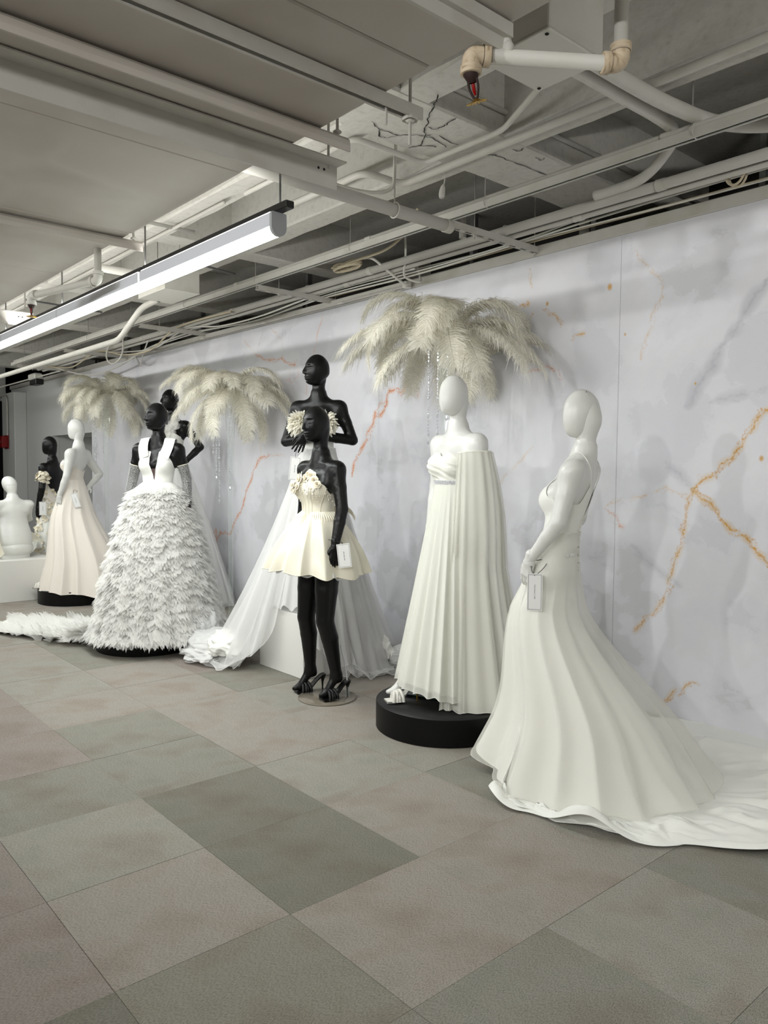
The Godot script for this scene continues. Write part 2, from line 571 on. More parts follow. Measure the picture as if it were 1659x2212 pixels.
# ---------------------------------------------------------------- the room
func build_room() -> void:
	# floor slab with carpet tiles laid on it
	var floor_ := struct("floor", box_mesh(Vector3(-6.1, -0.06, 0.3), Vector3(21.4, 0.108, 11.8)), M.carpet_dark)
	var meshes := []
	for k in 6:
		var mb := MB.new()
		var s := TILE - 0.0012 - 0.0006 * (k % 2)
		mb.box(Vector3(0, -0.003 + 0.0003 * k, 0), Vector3(s, 0.006, s))
		var u2 := PackedVector2Array()
		for q in mb.v: u2.append(Vector2(q.x, q.z) * 0.8 + Vector2(0.37 * k, 0.21 * k))
		var arr := mb.arrays()
		arr[Mesh.ARRAY_TEX_UV2] = u2
		var am := ArrayMesh.new()
		am.add_surface_from_arrays(Mesh.PRIMITIVE_TRIANGLES, arr)
		meshes.append(am)
	var names := ["carpet_grey", "carpet_warm", "carpet_mid", "carpet_grey", "carpet_warm", "carpet_grey"]
	var special := {"-4,-1": "carpet_mid", "-3,-1": "carpet_mid", "-2,-1": "carpet_dark", "-1,-1": "carpet_dark", "-2,0": "carpet_grey", "-1,0": "carpet_warm", "0,0": "carpet_olive", "1,0": "carpet_mid", "-3,0": "carpet_mid", "-4,0": "carpet_pink", "-1,1": "carpet_pink", "-2,1": "carpet_pink", "0,1": "carpet_dark", "-5,-1": "carpet_warm", "0,-1": "carpet_warm", "1,-1": "carpet_mid", "-6,-3": "carpet_pink", "-6,0": "carpet_pink", "-5,0": "carpet_pink", "0,-2": "carpet_warm", "-1,-2": "carpet_warm", "1,1": "carpet_olive"}
	var rest := MB.new()
	for i in range(-24, 10):
		for j in range(-5, 11):
			var c := Vector3(-2.139 + (i + 0.5) * TILE, 0, -1.445 + (j + 0.5) * TILE)
			if i > 3 or j > 3:
				rest.box(c + Vector3(0, -0.003, 0), Vector3(TILE - 0.0015, 0.006, TILE - 0.0015))
				continue
			var key := "%d,%d" % [i, j]
			var which: String = special.get(key, names[rng.randi() % names.size()])
			struct("carpet_tile", meshes[rng.randi() % 6], M[which], floor_, c)
	var rt := struct("carpet_tile_field", rest.flat(), M.carpet_grey, floor_)
	rt.set_meta("kind", "stuff")
	# partition that carries the backdrop, with a passage near its far end
	var wb := MB.new()
	var zc := WALL_Z - 0.07
	wb.box(Vector3((-12.0 + 4.3) / 2, 1.515, zc), Vector3(16.3, 3.03, 0.12))
	wb.box(Vector3((-13.9 - 12.0) / 2, (2.07 + 3.03) / 2, zc), Vector3(1.9, 0.96, 0.12))
	wb.box(Vector3((-16.3 - 13.9) / 2, 1.515, zc), Vector3(2.4, 3.03, 0.12))
	wb.box(Vector3(-13.96, 1.035, zc - 0.45), Vector3(0.12, 2.07, 0.8))
	wb.box(Vector3(-11.94, 1.035, zc - 0.45), Vector3(0.12, 2.07, 0.8))
	wb.box(Vector3(-12.95, 2.12, zc - 0.45), Vector3(2.1, 0.10, 0.8))
	wb.box(Vector3(-12.95, 1.06, zc - 0.88), Vector3(2.14, 2.12, 0.06))
	struct("wall_back", wb.flat(), M.wall_paint)
	# brick wall and studs in the dark gap behind the partition
	var wr := struct("wall_rear", box_mesh(Vector3(-6.1, 1.9, -5.62), Vector3(21.4, 3.8, 0.2)), M.dark_brick)
	for k in 14:
		struct("stud", box_mesh(Vector3.ZERO, Vector3(0.04, 0.75, 0.06)), M.rod_metal, wr, Vector3(-15.6 + 1.22 * k, 3.36, -5.0))
	struct("wall_front", box_mesh(Vector3(-6.1, 1.9, 6.1), Vector3(21.4, 3.8, 0.2)), M.wall_paint)
	struct("wall_right", box_mesh(Vector3(4.4, 1.9, 0.3), Vector3(0.2, 3.8, 11.8)), M.wall_paint)
	var wl := MB.new()
	wl.box(Vector3(-16.6, 1.9, 2.3), Vector3(0.2, 3.8, 7.8))
	wl.box(Vector3(-16.6, 3.28, -3.5), Vector3(0.2, 0.9, 3.8))
	wl.box(Vector3(-16.6, 1.9, -5.0), Vector3(0.2, 3.8, 1.2))
	struct("wall_left", wl.flat(), M.wall_paint)
	# dark doorway in the end wall, hung with black drapes
	var d := struct("door_1", box_mesh(Vector3(-17.6, 1.4, -3.0), Vector3(0.06, 2.8, 3.4)), M.black_cloth)
	var dm := MB.new()
	dm.box(Vector3(-17.1, 2.86, -3.0), Vector3(1.0, 0.05, 3.0))
	dm.box(Vector3(-17.1, 1.4, -4.44), Vector3(1.0, 2.8, 0.05))
	dm.box(Vector3(-17.1, 1.4, -1.55), Vector3(1.0, 2.8, 0.05))
	struct("drape", dm.flat(), M.black_cloth, d)
	# white pier at the end of the partition, and its conduit
	struct("trim_1", bevel_mesh(Vector3(-15.72, 1.46, WALL_Z + 0.10), Vector3(0.80, 2.92, 0.22), 0.012), M.wall_paint)
	# timber-and-metal trims along the top of the partition
	struct("trim_2", bevel_mesh(Vector3(-6.1, 3.066, WALL_Z - 0.02), Vector3(20.4, 0.072, 0.075), 0.004), M.painted_metal)
	var ch := MB.new()
	ch.box(Vector3(-7.5, 3.052, WALL_Z + 0.072), Vector3(5.4, 0.032, 0.06))
	ch.box(Vector3(-7.5, 3.030, WALL_Z + 0.092), Vector3(5.4, 0.016, 0.02))
	ch.box(Vector3(-7.5, 3.030, WALL_Z + 0.052), Vector3(5.4, 0.016, 0.02))
	var t := thing("track_rail", "long white lighting track mounted along the top edge of the marble backdrop", "rail")
	obj("channel", ch.flat(), M.painted_metal, t)
	obj("slot", box_mesh(Vector3(-7.5, 3.034, WALL_Z + 0.072), Vector3(5.36, 0.004, 0.02)), M.black_metal, t)
	obj("end_cap", bevel_mesh(Vector3(-4.775, 3.045, WALL_Z + 0.072), Vector3(0.05, 0.052, 0.066), 0.006), M.cable_white, t)
	for k in 4:
		obj("clip", bevel_mesh(Vector3(-5.6 - 1.3 * k, 3.02, WALL_Z + 0.12), Vector3(0.07, 0.012, 0.03), 0.003), M.cable_white, t)
	build_backdrop()
	build_ceiling()


func build_backdrop() -> void:
	var x0 := -12.03
	var x1 := 0.75
	var yh := 3.03
	# base marbling: pale lavender white with watery grey clouds
	var n := FastNoiseLite.new()
	n.seed = 23
	n.noise_type = FastNoiseLite.TYPE_SIMPLEX_SMOOTH
	n.frequency = 0.0034
	n.fractal_octaves = 6
	n.fractal_gain = 0.55
	n.domain_warp_enabled = true
	n.domain_warp_amplitude = 60.0
	n.domain_warp_frequency = 0.008
	n.domain_warp_fractal_octaves = 4
	var base := NoiseTexture2D.new()
	base.width = 2048
	base.height = 512
	base.noise = n
	base.seamless = false
	base.generate_mipmaps = false
	var w := Color(0.87, 0.868, 0.888)
	base.color_ramp = ramp([[0.0, Color(0.82, 0.82, 0.845)], [0.30, Color(0.835, 0.835, 0.86)], [0.315, Color(0.855, 0.855, 0.88)], [0.45, w], [0.62, Color(0.885, 0.885, 0.91)], [0.72, Color(0.865, 0.865, 0.89)], [0.735, Color(0.835, 0.835, 0.855)], [0.86, Color(0.825, 0.825, 0.845)], [0.875, Color(0.855, 0.855, 0.875)], [1.0, Color(0.87, 0.87, 0.885)]])
	# veins painted into clear layers, one for each half
	var halves := [[x0, -5.2], [-5.2, x1]]
	var mats := []
	for hf in halves.size():
		var m := mat("marble_print_%s" % ["far", "near"][hf], Color.WHITE, 0.62, 0.35)
		m.albedo_texture = base
		m.detail_enabled = true
		m.detail_blend_mode = BaseMaterial3D.BLEND_MODE_MIX
		m.detail_uv_layer = BaseMaterial3D.DETAIL_UV_2
		m.detail_albedo = ImageTexture.create_from_image(paint_veins(halves[hf][0], halves[hf][1], yh))
		m.texture_repeat = false
		mats.append(m)
	var bd := thing("marble_backdrop", "wide white marble-print backdrop with orange and ochre veins covering the back wall", "backdrop")
	var seams := [x0, -9.9, -7.55, -5.2, -2.818, -0.45, x1]
	for k in seams.size() - 1:
		var a: float = seams[k] + 0.0006
		var b: float = seams[k + 1] - 0.0006
		var mb := MB.new()
		var cols := 24
		var pts := PackedVector3Array()
		var uvs := PackedVector2Array()
		var uv2 := PackedVector2Array()
		var side := 0 if b <= -5.19 else 1
		for row in [[0.0, WALL_Z - 0.009], [0.0, WALL_Z], [yh, WALL_Z], [yh, WALL_Z - 0.009]]:
			for i in cols:
				var x := lerpf(a, b, float(i) / (cols - 1))
				var foot := 0.004 + 0.003 * sin(x * 3.1)
				pts.append(Vector3(x, maxf(row[0], foot if row[0] == 0.0 else 0.0), row[1] + 0.0012 * sin(x * 5.0 + k)))
				uvs.append(Vector2((x - x0) / (x1 - x0), 1.0 - row[0] / yh))
				uv2.append(Vector2((x - halves[side][0]) / (halves[side][1] - halves[side][0]), 1.0 - row[0] / yh))
		mb.grid(pts, 4, cols)
		mb.uv = uvs
		var arr := mb.arrays()
		arr[Mesh.ARRAY_TEX_UV2] = uv2
		var am := ArrayMesh.new()
		am.add_surface_from_arrays(Mesh.PRIMITIVE_TRIANGLES, arr)
		obj("printed_panel", am, mats[side], bd)


func paint_veins(x0: float, x1: float, yh: float) -> Image:
	var W := 2048
	var H := 1024
	var im := Image.create(W, H, false, Image.FORMAT_RGBA8)
	im.fill(Color(0.80, 0.55, 0.30, 0.0))
	var r := RandomNumberGenerator.new()
	r.seed = 5
	var tint := {"o": Color(0.88, 0.60, 0.36), "y": Color(0.84, 0.70, 0.45), "b": Color(0.74, 0.66, 0.60), "g": Color(0.72, 0.72, 0.75)}
	var deep := {"o": Color(0.78, 0.38, 0.08), "y": Color(0.80, 0.55, 0.14), "b": Color(0.66, 0.48, 0.36), "g": Color(0.68, 0.68, 0.72)}
	var sx := W / (x1 - x0)
	var sy := H / yh
	for vein in VEINS:
		var pts: Array = vein[2]
		var strength: float = vein[1]
		var k: String = vein[0]
		for lane in (3 if strength > 0.6 else 2):
			var wob := Vector2.ZERO
			for s in range(0, pts.size() - 2, 2):
				var a := Vector2(pts[s], pts[s + 1])
				var b := Vector2(pts[s + 2], pts[s + 3])
				var steps := int(a.distance_to(b) / 0.004) + 1
				for q in steps:
					var t := float(q) / steps
					wob = wob * 0.95 + Vector2(r.randfn(), r.randfn()) * (0.0028 + 0.0016 * lane)
					var p := a.lerp(b, t) + wob
					if p.x < x0 or p.x > x1: continue
					var wide := (0.016 if k == "g" else 0.0088) * (0.35 + 0.9 * absf(sin(q * 0.045 + s + lane))) * (0.5 + strength * 0.6)
					if lane == 0:
						dab(im, (p.x - x0) * sx, (yh - p.y) * sy, wide * 3.0 * sx, wide * 3.0 * sy, tint[k], 0.05 * strength)
					dab(im, (p.x - x0) * sx, (yh - p.y) * sy, wide * 0.55 * sx, wide * 0.55 * sy, tint[k].lerp(deep[k], 0.35 + 0.65 * r.randf()), (0.8 if k != "g" else 0.14) * (0.25 + 0.75 * strength) * (1.0 if lane == 0 else 0.6) * (0.4 + 0.6 * r.randf()))
	for d in [[-3.40, 2.69, 0.015], [-1.9, 1.6, 0.016], [-2.3, 2.05, 0.008], [-2.9, 2.72, 0.022], [-2.78, 2.4, 0.009]]:
		dab(im, (d[0] - x0) * sx, (yh - d[1]) * sy, d[2] * sx, d[2] * sy * 1.3, Color(0.80, 0.60, 0.20), 0.9)
	return im


func dab(im: Image, cx: float, cy: float, rx: float, ry: float, c: Color, a: float) -> void:
	var x0 := maxi(int(cx - rx), 0)
	var x1 := mini(int(cx + rx) + 1, im.get_width() - 1)
	var y0 := maxi(int(cy - ry), 0)
	var y1 := mini(int(cy + ry) + 1, im.get_height() - 1)
	for y in range(y0, y1 + 1):
		for x in range(x0, x1 + 1):
			var dx := (x - cx) / maxf(rx, 0.7)
			var dy := (y - cy) / maxf(ry, 0.7)
			var f := 1.0 - (dx * dx + dy * dy)
			if f <= 0.0: continue
			var o := im.get_pixel(x, y)
			var al := a * f
			var na := o.a + al * (1.0 - o.a)
			var mix := al / maxf(na, 0.001)
			im.set_pixel(x, y, Color(lerpf(o.r, c.r, mix), lerpf(o.g, c.g, mix), lerpf(o.b, c.b, mix), na))


func build_ceiling() -> void:
	var ceil_ := struct("ceiling", box_mesh(Vector3(-6.1, SLAB_Y + 0.1, 0.3), Vector3(21.4, 0.2, 12.0)), M.painted_concrete)
	var top := SLAB_Y + 0.02
	var beams := [[-3.26, -2.79], [-5.87, -5.66], [-8.12, -7.9], [-10.33, -9.95], [-12.9, -12.65], [-15.0, -14.7], [-0.6, -0.1], [2.1, 2.5]]
	for b in beams:
		struct("beam", lumpy_box(Vector3(b[0], BEAM_Y, -5.5), Vector3(b[1], top, 6.0), 2), M.painted_concrete, ceil_)
	for b in [[-3.45, -3.24], [-2.70, -2.50], [-1.85, -1.65], [-0.3, -0.1], [1.4, 1.6], [3.2, 3.4]]:
		struct("joist", lumpy_box(Vector3(-16.4, BEAM_Y + 0.004, b[0]), Vector3(4.3, top, b[1]), 0), M.painted_concrete, ceil_)
	# cracks in the paint under the wide beam
	for c in CRACKS:
		var mb := MB.new()
		var n: int = c.size() / 2
		var left := PackedVector3Array()
		var r := RandomNumberGenerator.new()
		r.seed = n * 7 + int(absf(c[0]) * 1000)
		var pts: Array = []
		for i in n - 1:
			for s in 4:
				var t := s / 4.0
				pts.append(Vector2(lerpf(c[2 * i], c[2 * i + 2], t), lerpf(c[2 * i + 1], c[2 * i + 3], t)) + Vector2(r.randfn(), r.randfn()) * (0.004 if s else 0.0))
		pts.append(Vector2(c[2 * n - 2], c[2 * n - 1]))
		var row := PackedVector3Array()
		for side in [-1.0, 1.0]:
			for i in pts.size():
				var d: Vector2 = (pts[mini(i + 1, pts.size() - 1)] - pts[maxi(i - 1, 0)]).normalized()
				var wdt := (0.0012 + 0.0035 * r.randf()) * (1.0 if i > 0 and i < pts.size() - 1 else 0.2)
				var q: Vector2 = pts[i] + Vector2(-d.y, d.x) * wdt * side
				row.append(Vector3(q.x, BEAM_Y - 0.0045, q.y))
		mb.grid(row, 2, pts.size())
		struct("crack", mb.flat(), M.crack, ceil_)


# a long concrete member with slightly uneven arrises
func lumpy_box(lo: Vector3, hi: Vector3, axis: int) -> ArrayMesh:
	var n := 90
	var mb := MB.new()
	var pts := PackedVector3Array()
	var r := RandomNumberGenerator.new()
	r.seed = int(absf(lo.x + lo.z) * 100)
	for k in n + 1:
		var t := float(k) / n
		var e := PackedFloat32Array()
		for q in 4: e.append(r.randfn() * 0.004)
		if axis == 2:
			var z := lerpf(lo.z, hi.z, t)
			pts.append_array(PackedVector3Array([Vector3(lo.x, hi.y, z), Vector3(lo.x, lo.y + 0.012 + e[0], z), Vector3(lo.x + 0.014 + e[1], lo.y, z), Vector3(hi.x - 0.014 + e[2], lo.y, z), Vector3(hi.x, lo.y + 0.012 + e[3], z), Vector3(hi.x, hi.y, z)]))
		else:
			var x := lerpf(lo.x, hi.x, t)
			pts.append_array(PackedVector3Array([Vector3(x, hi.y, lo.z), Vector3(x, lo.y + 0.012 + e[0], lo.z), Vector3(x, lo.y, lo.z + 0.014 + e[1]), Vector3(x, lo.y, hi.z - 0.014 + e[2]), Vector3(x, lo.y + 0.012 + e[3], hi.z), Vector3(x, hi.y, hi.z)]))
	mb.grid(pts, n + 1, 6)
	return mb.flat()


# ---------------------------------------------------------------- pipes, ducts and cables under the ceiling
func pipe(called: String, label: String, category: String, path: PackedVector3Array, rad: float, material := "painted_metal", group := "", sides := 12) -> MeshInstance3D:
	var o := obj(called, tube_mesh(path, rad, sides), M[material])
	tag(o, label, category, group)
	return o


func sleeve(parent: Node, called: String, at: Vector3, dir: Vector3, rad: float, length: float) -> void:
	# a coupling round a pipe
	var d := dir.normalized() * length * 0.5
	obj(called, tube_mesh(PackedVector3Array([at - d, at - d * 0.98, at + d * 0.98, at + d]), [rad * 0.92, rad, rad, rad * 0.92], 14), M.painted_metal, parent)


func build_ceiling_works() -> void:
	build_duct()
	# struts across the cable run, each on threaded rods
	var sx := [-3.49, -5.79, -8.19, -10.6, -12.7]
	var which := ["slotted white strut nearest the camera, hung across the pipes below the beam", "second white strut from the right across the pipes, above the cream feather plume", "third white strut from the right across the cable run", "fourth white strut from the right, above the looped cable", "farthest white strut across the cable run near the end wall"]
	for k in sx.size():
		var t := thing("cable_strut", which[k], "bracket", Vector3(sx[k], 3.05, -4.0), 0.0, "struts across the cable run")
		var mb := MB.new()
		mb.box(Vector3(-0.019, 0.021, 0), Vector3(0.003, 0.042, 0.88))
		mb.box(Vector3(0.019, 0.021, 0), Vector3(0.003, 0.042, 0.88))
		for sgn in [-1.0, 1.0]:
			mb.box(Vector3(sgn * 0.0145, 0.0015, 0), Vector3(0.010, 0.003, 0.88))
		for i in 9:
			mb.box(Vector3(0, 0.0015, -0.44 + 0.11 * i), Vector3(0.02, 0.003, 0.045 if i % 8 else 0.03))
		obj("channel", mb.flat(), M.painted_metal, t)
		for z in [-0.40, 0.22]:
			obj("rod", tube_mesh(PackedVector3Array([Vector3(0, -0.03, z), Vector3(0, 0.68, z)]), 0.004, 6), M.painted_metal, t)
			obj("nut", bevel_mesh(Vector3(0, -0.006, z), Vector3(0.018, 0.01, 0.018), 0.003), M.painted_metal, t)
		obj("pipe_clamp", ring_mesh(Vector3(0, 0.09, -0.09), 0.033, 0.004, Vector3.RIGHT), M.painted_metal, t)
	# the two parallel pipes on the struts
	var bp := pipe("conduit_pipe", "thick white pipe running the whole length of the wall on the struts", "pipe", PackedVector3Array([Vector3(-13.4, 3.135, -4.08), Vector3(4.2, 3.135, -4.08)]), 0.030)
	for x in [-2.35, -4.9, -7.1, -9.3]:
		sleeve(bp, "coupling", Vector3(x, 3.135, -4.08), Vector3.RIGHT, 0.034, 0.05)
	bp = pipe("conduit_pipe", "thinner white pipe just below the thick wall-length pipe", "pipe", PackedVector3Array([Vector3(-13.4, 3.112, -4.155), Vector3(4.2, 3.112, -4.155)]), 0.018)
	for x in [-2.95, -5.3, -8.0]:
		sleeve(bp, "coupling", Vector3(x, 3.112, -4.155), Vector3.RIGHT, 0.023, 0.07)
	# slotted rail and its conduit, on the near ends of the struts
	var rl := thing("strut_rail", "long white slotted channel rail hung parallel to the wall from thin rods", "rail")
	var mb := MB.new()
	mb.box(Vector3(-4.4, 3.135, -3.62), Vector3(17.4, 0.044, 0.003))
	mb.box(Vector3(-4.4, 3.135, -3.578), Vector3(17.4, 0.044, 0.003))
	mb.box(Vector3(-4.4, 3.156, -3.599), Vector3(17.4, 0.003, 0.042))
	mb.box(Vector3(-4.4, 3.1145, -3.616), Vector3(17.4, 0.003, 0.010))
	mb.box(Vector3(-4.4, 3.1145, -3.582), Vector3(17.4, 0.003, 0.010))
	obj("channel", mb.flat(), M.painted_metal, rl)
	obj("slot_shade_strip", box_mesh(Vector3(-4.4, 3.125, -3.599), Vector3(17.3, 0.002, 0.036)), M.black_metal, rl)  # black strip standing for the shade inside the open channel
	obj("conduit", tube_mesh(PackedVector3Array([Vector3(-13.0, 3.175, -3.60), Vector3(4.2, 3.175, -3.60)]), 0.014), M.painted_metal, rl)
	for k in 9:
		var x := -1.9 - 1.32 * k
		obj("strap", ring_mesh(Vector3(x, 3.15, -3.6), 0.036, 0.003, Vector3.RIGHT), M.painted_metal, rl)
		obj("rod", tube_mesh(PackedVector3Array([Vector3(x - 0.02, 3.15, -3.6), Vector3(x - 0.02, SLAB_Y + 0.02, -3.6)]), 0.0035, 6), M.painted_metal, rl)
	for x in [-2.05, -4.35, -6.2]:
		sleeve(rl, "coupling", Vector3(x, 3.175, -3.60), Vector3.RIGHT, 0.018, 0.06)
	# conduits on the undersides of the beams
	pipe("conduit", "long white conduit below the joist that bends round the cracked wide beam", "conduit", rounded_path([Vector3(-4.5, 3.268, -2.94), Vector3(-3.60, 3.268, -2.94), Vector3(-3.60, 3.268, -3.25), Vector3(4.2, 3.268, -3.25)], 0.09), 0.022)
	pipe("conduit", "slim white conduit stepping beside the cracked wide beam and up to the white box", "conduit", rounded_path([Vector3(-4.4, 3.275, -2.62), Vector3(-3.285, 3.275, -2.62), Vector3(-3.285, 3.275, -3.13), Vector3(-2.70, 3.275, -3.13), Vector3(-2.02, 3.275, -2.76)], 0.07), 0.015)
	pipe("conduit", "thin white conduit running along the grey side of the cracked wide beam", "conduit", PackedVector3Array([Vector3(-2.772, 3.42, -1.9), Vector3(-2.772, 3.42, -5.4)]), 0.014)
	pipe("bent_pipe", "white pipe right of the box that bends down behind the slotted rail", "pipe", curve_path([Vector3(-2.03, 3.22, -2.4), Vector3(-2.03, 3.22, -3.1), Vector3(-2.03, 3.22, -3.5), Vector3(-2.06, 3.215, -3.68), Vector3(-2.2, 3.20, -3.85), Vector3(-2.45, 3.175, -4.02), Vector3(-2.75, 3.165, -4.03)], 8), 0.029)
	pipe("bent_pipe", "thicker white pipe sweeping right to the frame edge above the slotted rail", "pipe", curve_path([Vector3(-1.94, 3.22, -2.4), Vector3(-1.94, 3.22, -3.1), Vector3(-1.92, 3.22, -3.45), Vector3(-1.86, 3.22, -3.75), Vector3(-1.7, 3.225, -3.98), Vector3(-1.4, 3.23, -4.1), Vector3(-0.8, 3.23, -4.12)], 8), 0.034)
	var zp := pipe("cross_pipe", "thick white pipe emerging from behind the duct toward the wall near the tube light", "pipe", PackedVector3Array([Vector3(-3.37, 3.0, -0.5), Vector3(-3.37, 3.0, -3.42)]), 0.036)
	obj("hanger_loop", ring_mesh(Vector3(-3.37, 3.0, -2.98), 0.042, 0.004, Vector3(0, 0, 1)), M.painted_metal, zp)
	obj("hanger_rod", tube_mesh(PackedVector3Array([Vector3(-3.37, 3.04, -2.98), Vector3(-3.37, SLAB_Y, -2.98)]), 0.005, 6), M.painted_metal, zp)
	sleeve(zp, "end_cap", Vector3(-3.37, 3.0, -3.41), Vector3(0, 0, 1), 0.041, 0.05)
	pipe("branch_pipe", "thin curved white pipe branching beside the thick cross pipe", "pipe", curve_path([Vector3(-3.52, 3.10, -1.9), Vector3(-3.50, 3.10, -2.5), Vector3(-3.47, 3.09, -2.8), Vector3(-3.40, 3.12, -2.97), Vector3(-3.375, 3.25, -2.985), Vector3(-3.375, 3.5, -2.985)], 6), 0.011)
	pipe("drain_pipe", "short upright white pipe behind the nearest strut", "pipe", PackedVector3Array([Vector3(-3.22, 3.12, -4.6), Vector3(-3.22, SLAB_Y, -4.6)]), 0.035)
	pipe("drain_pipe", "short white stub pipe left of the nearest strut", "pipe", PackedVector3Array([Vector3(-3.85, 3.16, -4.05), Vector3(-3.85, 3.33, -4.05)]), 0.026)
	pipe("conduit", "white conduit line high between the joists at the top right corner", "conduit", PackedVector3Array([Vector3(-2.6, 3.60, -2.86), Vector3(4.2, 3.60, -2.86)]), 0.016)
	pipe("conduit", "pair conduit beside the top right corner line", "conduit", PackedVector3Array([Vector3(-2.6, 3.60, -2.95), Vector3(4.2, 3.60, -2.95)]), 0.012)
	pipe("conduit", "thin white conduit crossing under the far joist at upper left", "conduit", PackedVector3Array([Vector3(-5.35, 3.27, -2.2), Vector3(-5.35, 3.27, -2.75)]), 0.014)
	pipe("conduit", "slim conduit parallel to the tube light at upper left", "conduit", PackedVector3Array([Vector3(-9.5, 3.262, -2.58), Vector3(-4.6, 3.262, -2.58)]), 0.012)
	pipe("conduit", "thin grey rod crossing beneath the joist behind the tube light", "rod", PackedVector3Array([Vector3(-6.05, 3.26, -2.9), Vector3(-6.05, 3.22, -3.5)]), 0.009, "rod_metal")
	pipe("conduit", "grey rod crossing beneath the far joist beside the left sprinkler", "rod", PackedVector3Array([Vector3(-8.6, 3.26, -2.5), Vector3(-8.6, 3.24, -3.3)]), 0.010, "rod_metal")
	# junction boxes
	var b := thing("junction_box", "large square white box hung beside the sprinkler pipe", "box", Vector3(-1.81, 3.0, -2.31))
	obj("body", bevel_mesh(Vector3(0, 0.24, 0), Vector3(0.29, 0.47, 0.32), 0.004), M.painted_metal, b)
	obj("cover", bevel_mesh(Vector3(0, -0.002, 0), Vector3(0.295, 0.008, 0.325), 0.002), M.cable_white, b)
	for q in [[-1, -1], [1, -1], [1, 1], [-1, 1]]:
		obj("screw", bevel_mesh(Vector3(q[0] * 0.125, -0.008, q[1] * 0.14), Vector3(0.012, 0.006, 0.012), 0.002), M.crack, b)
	b = thing("junction_box", "small white box at left where a bent conduit drops from it", "box", Vector3(-6.02, 2.93, -2.86))
	obj("body", bevel_mesh(Vector3(0, 0.09, 0), Vector3(0.50, 0.18, 0.30), 0.004), M.painted_metal, b)
	obj("cover", bevel_mesh(Vector3(0, -0.002, 0), Vector3(0.505, 0.006, 0.305), 0.002), M.cable_white, b)
	obj("stub_pipe", tube_mesh(PackedVector3Array([Vector3(0, 0.13, 0.14), Vector3(0, 0.13, 0.6)]), 0.03), M.painted_metal, b)
	for x in [-0.2, 0.2]:
		obj("rod", tube_mesh(PackedVector3Array([Vector3(x, 0.18, 0), Vector3(x, 0.8, 0)]), 0.004, 6), M.painted_metal, b)
	pipe("bent_conduit", "thick white conduit from the small box bending left along the cable run", "conduit", rounded_path([Vector3(-6.25, 2.945, -2.88), Vector3(-6.62, 2.93, -2.89), Vector3(-7.15, 2.715, -2.9), Vector3(-12.4, 2.715, -2.9)], 0.10), 0.027)
	b = thing("sensor_box", "small white box with a black underside near the end wall ceiling", "box", Vector3(-13.3, 2.96, -4.0))
	obj("body", bevel_mesh(Vector3(0, 0.03, 0), Vector3(0.34, 0.10, 0.14), 0.02), M.cable_white, b)
	obj("lens", bevel_mesh(Vector3(0.06, -0.06, 0), Vector3(0.32, 0.09, 0.13), 0.01), M.black_metal, b)
	obj("conduit", tube_mesh(PackedVector3Array([Vector3(-2.6, 0.02, 0), Vector3(1.2, 0.02, 0)]), 0.012, 8), M.painted_metal, b)
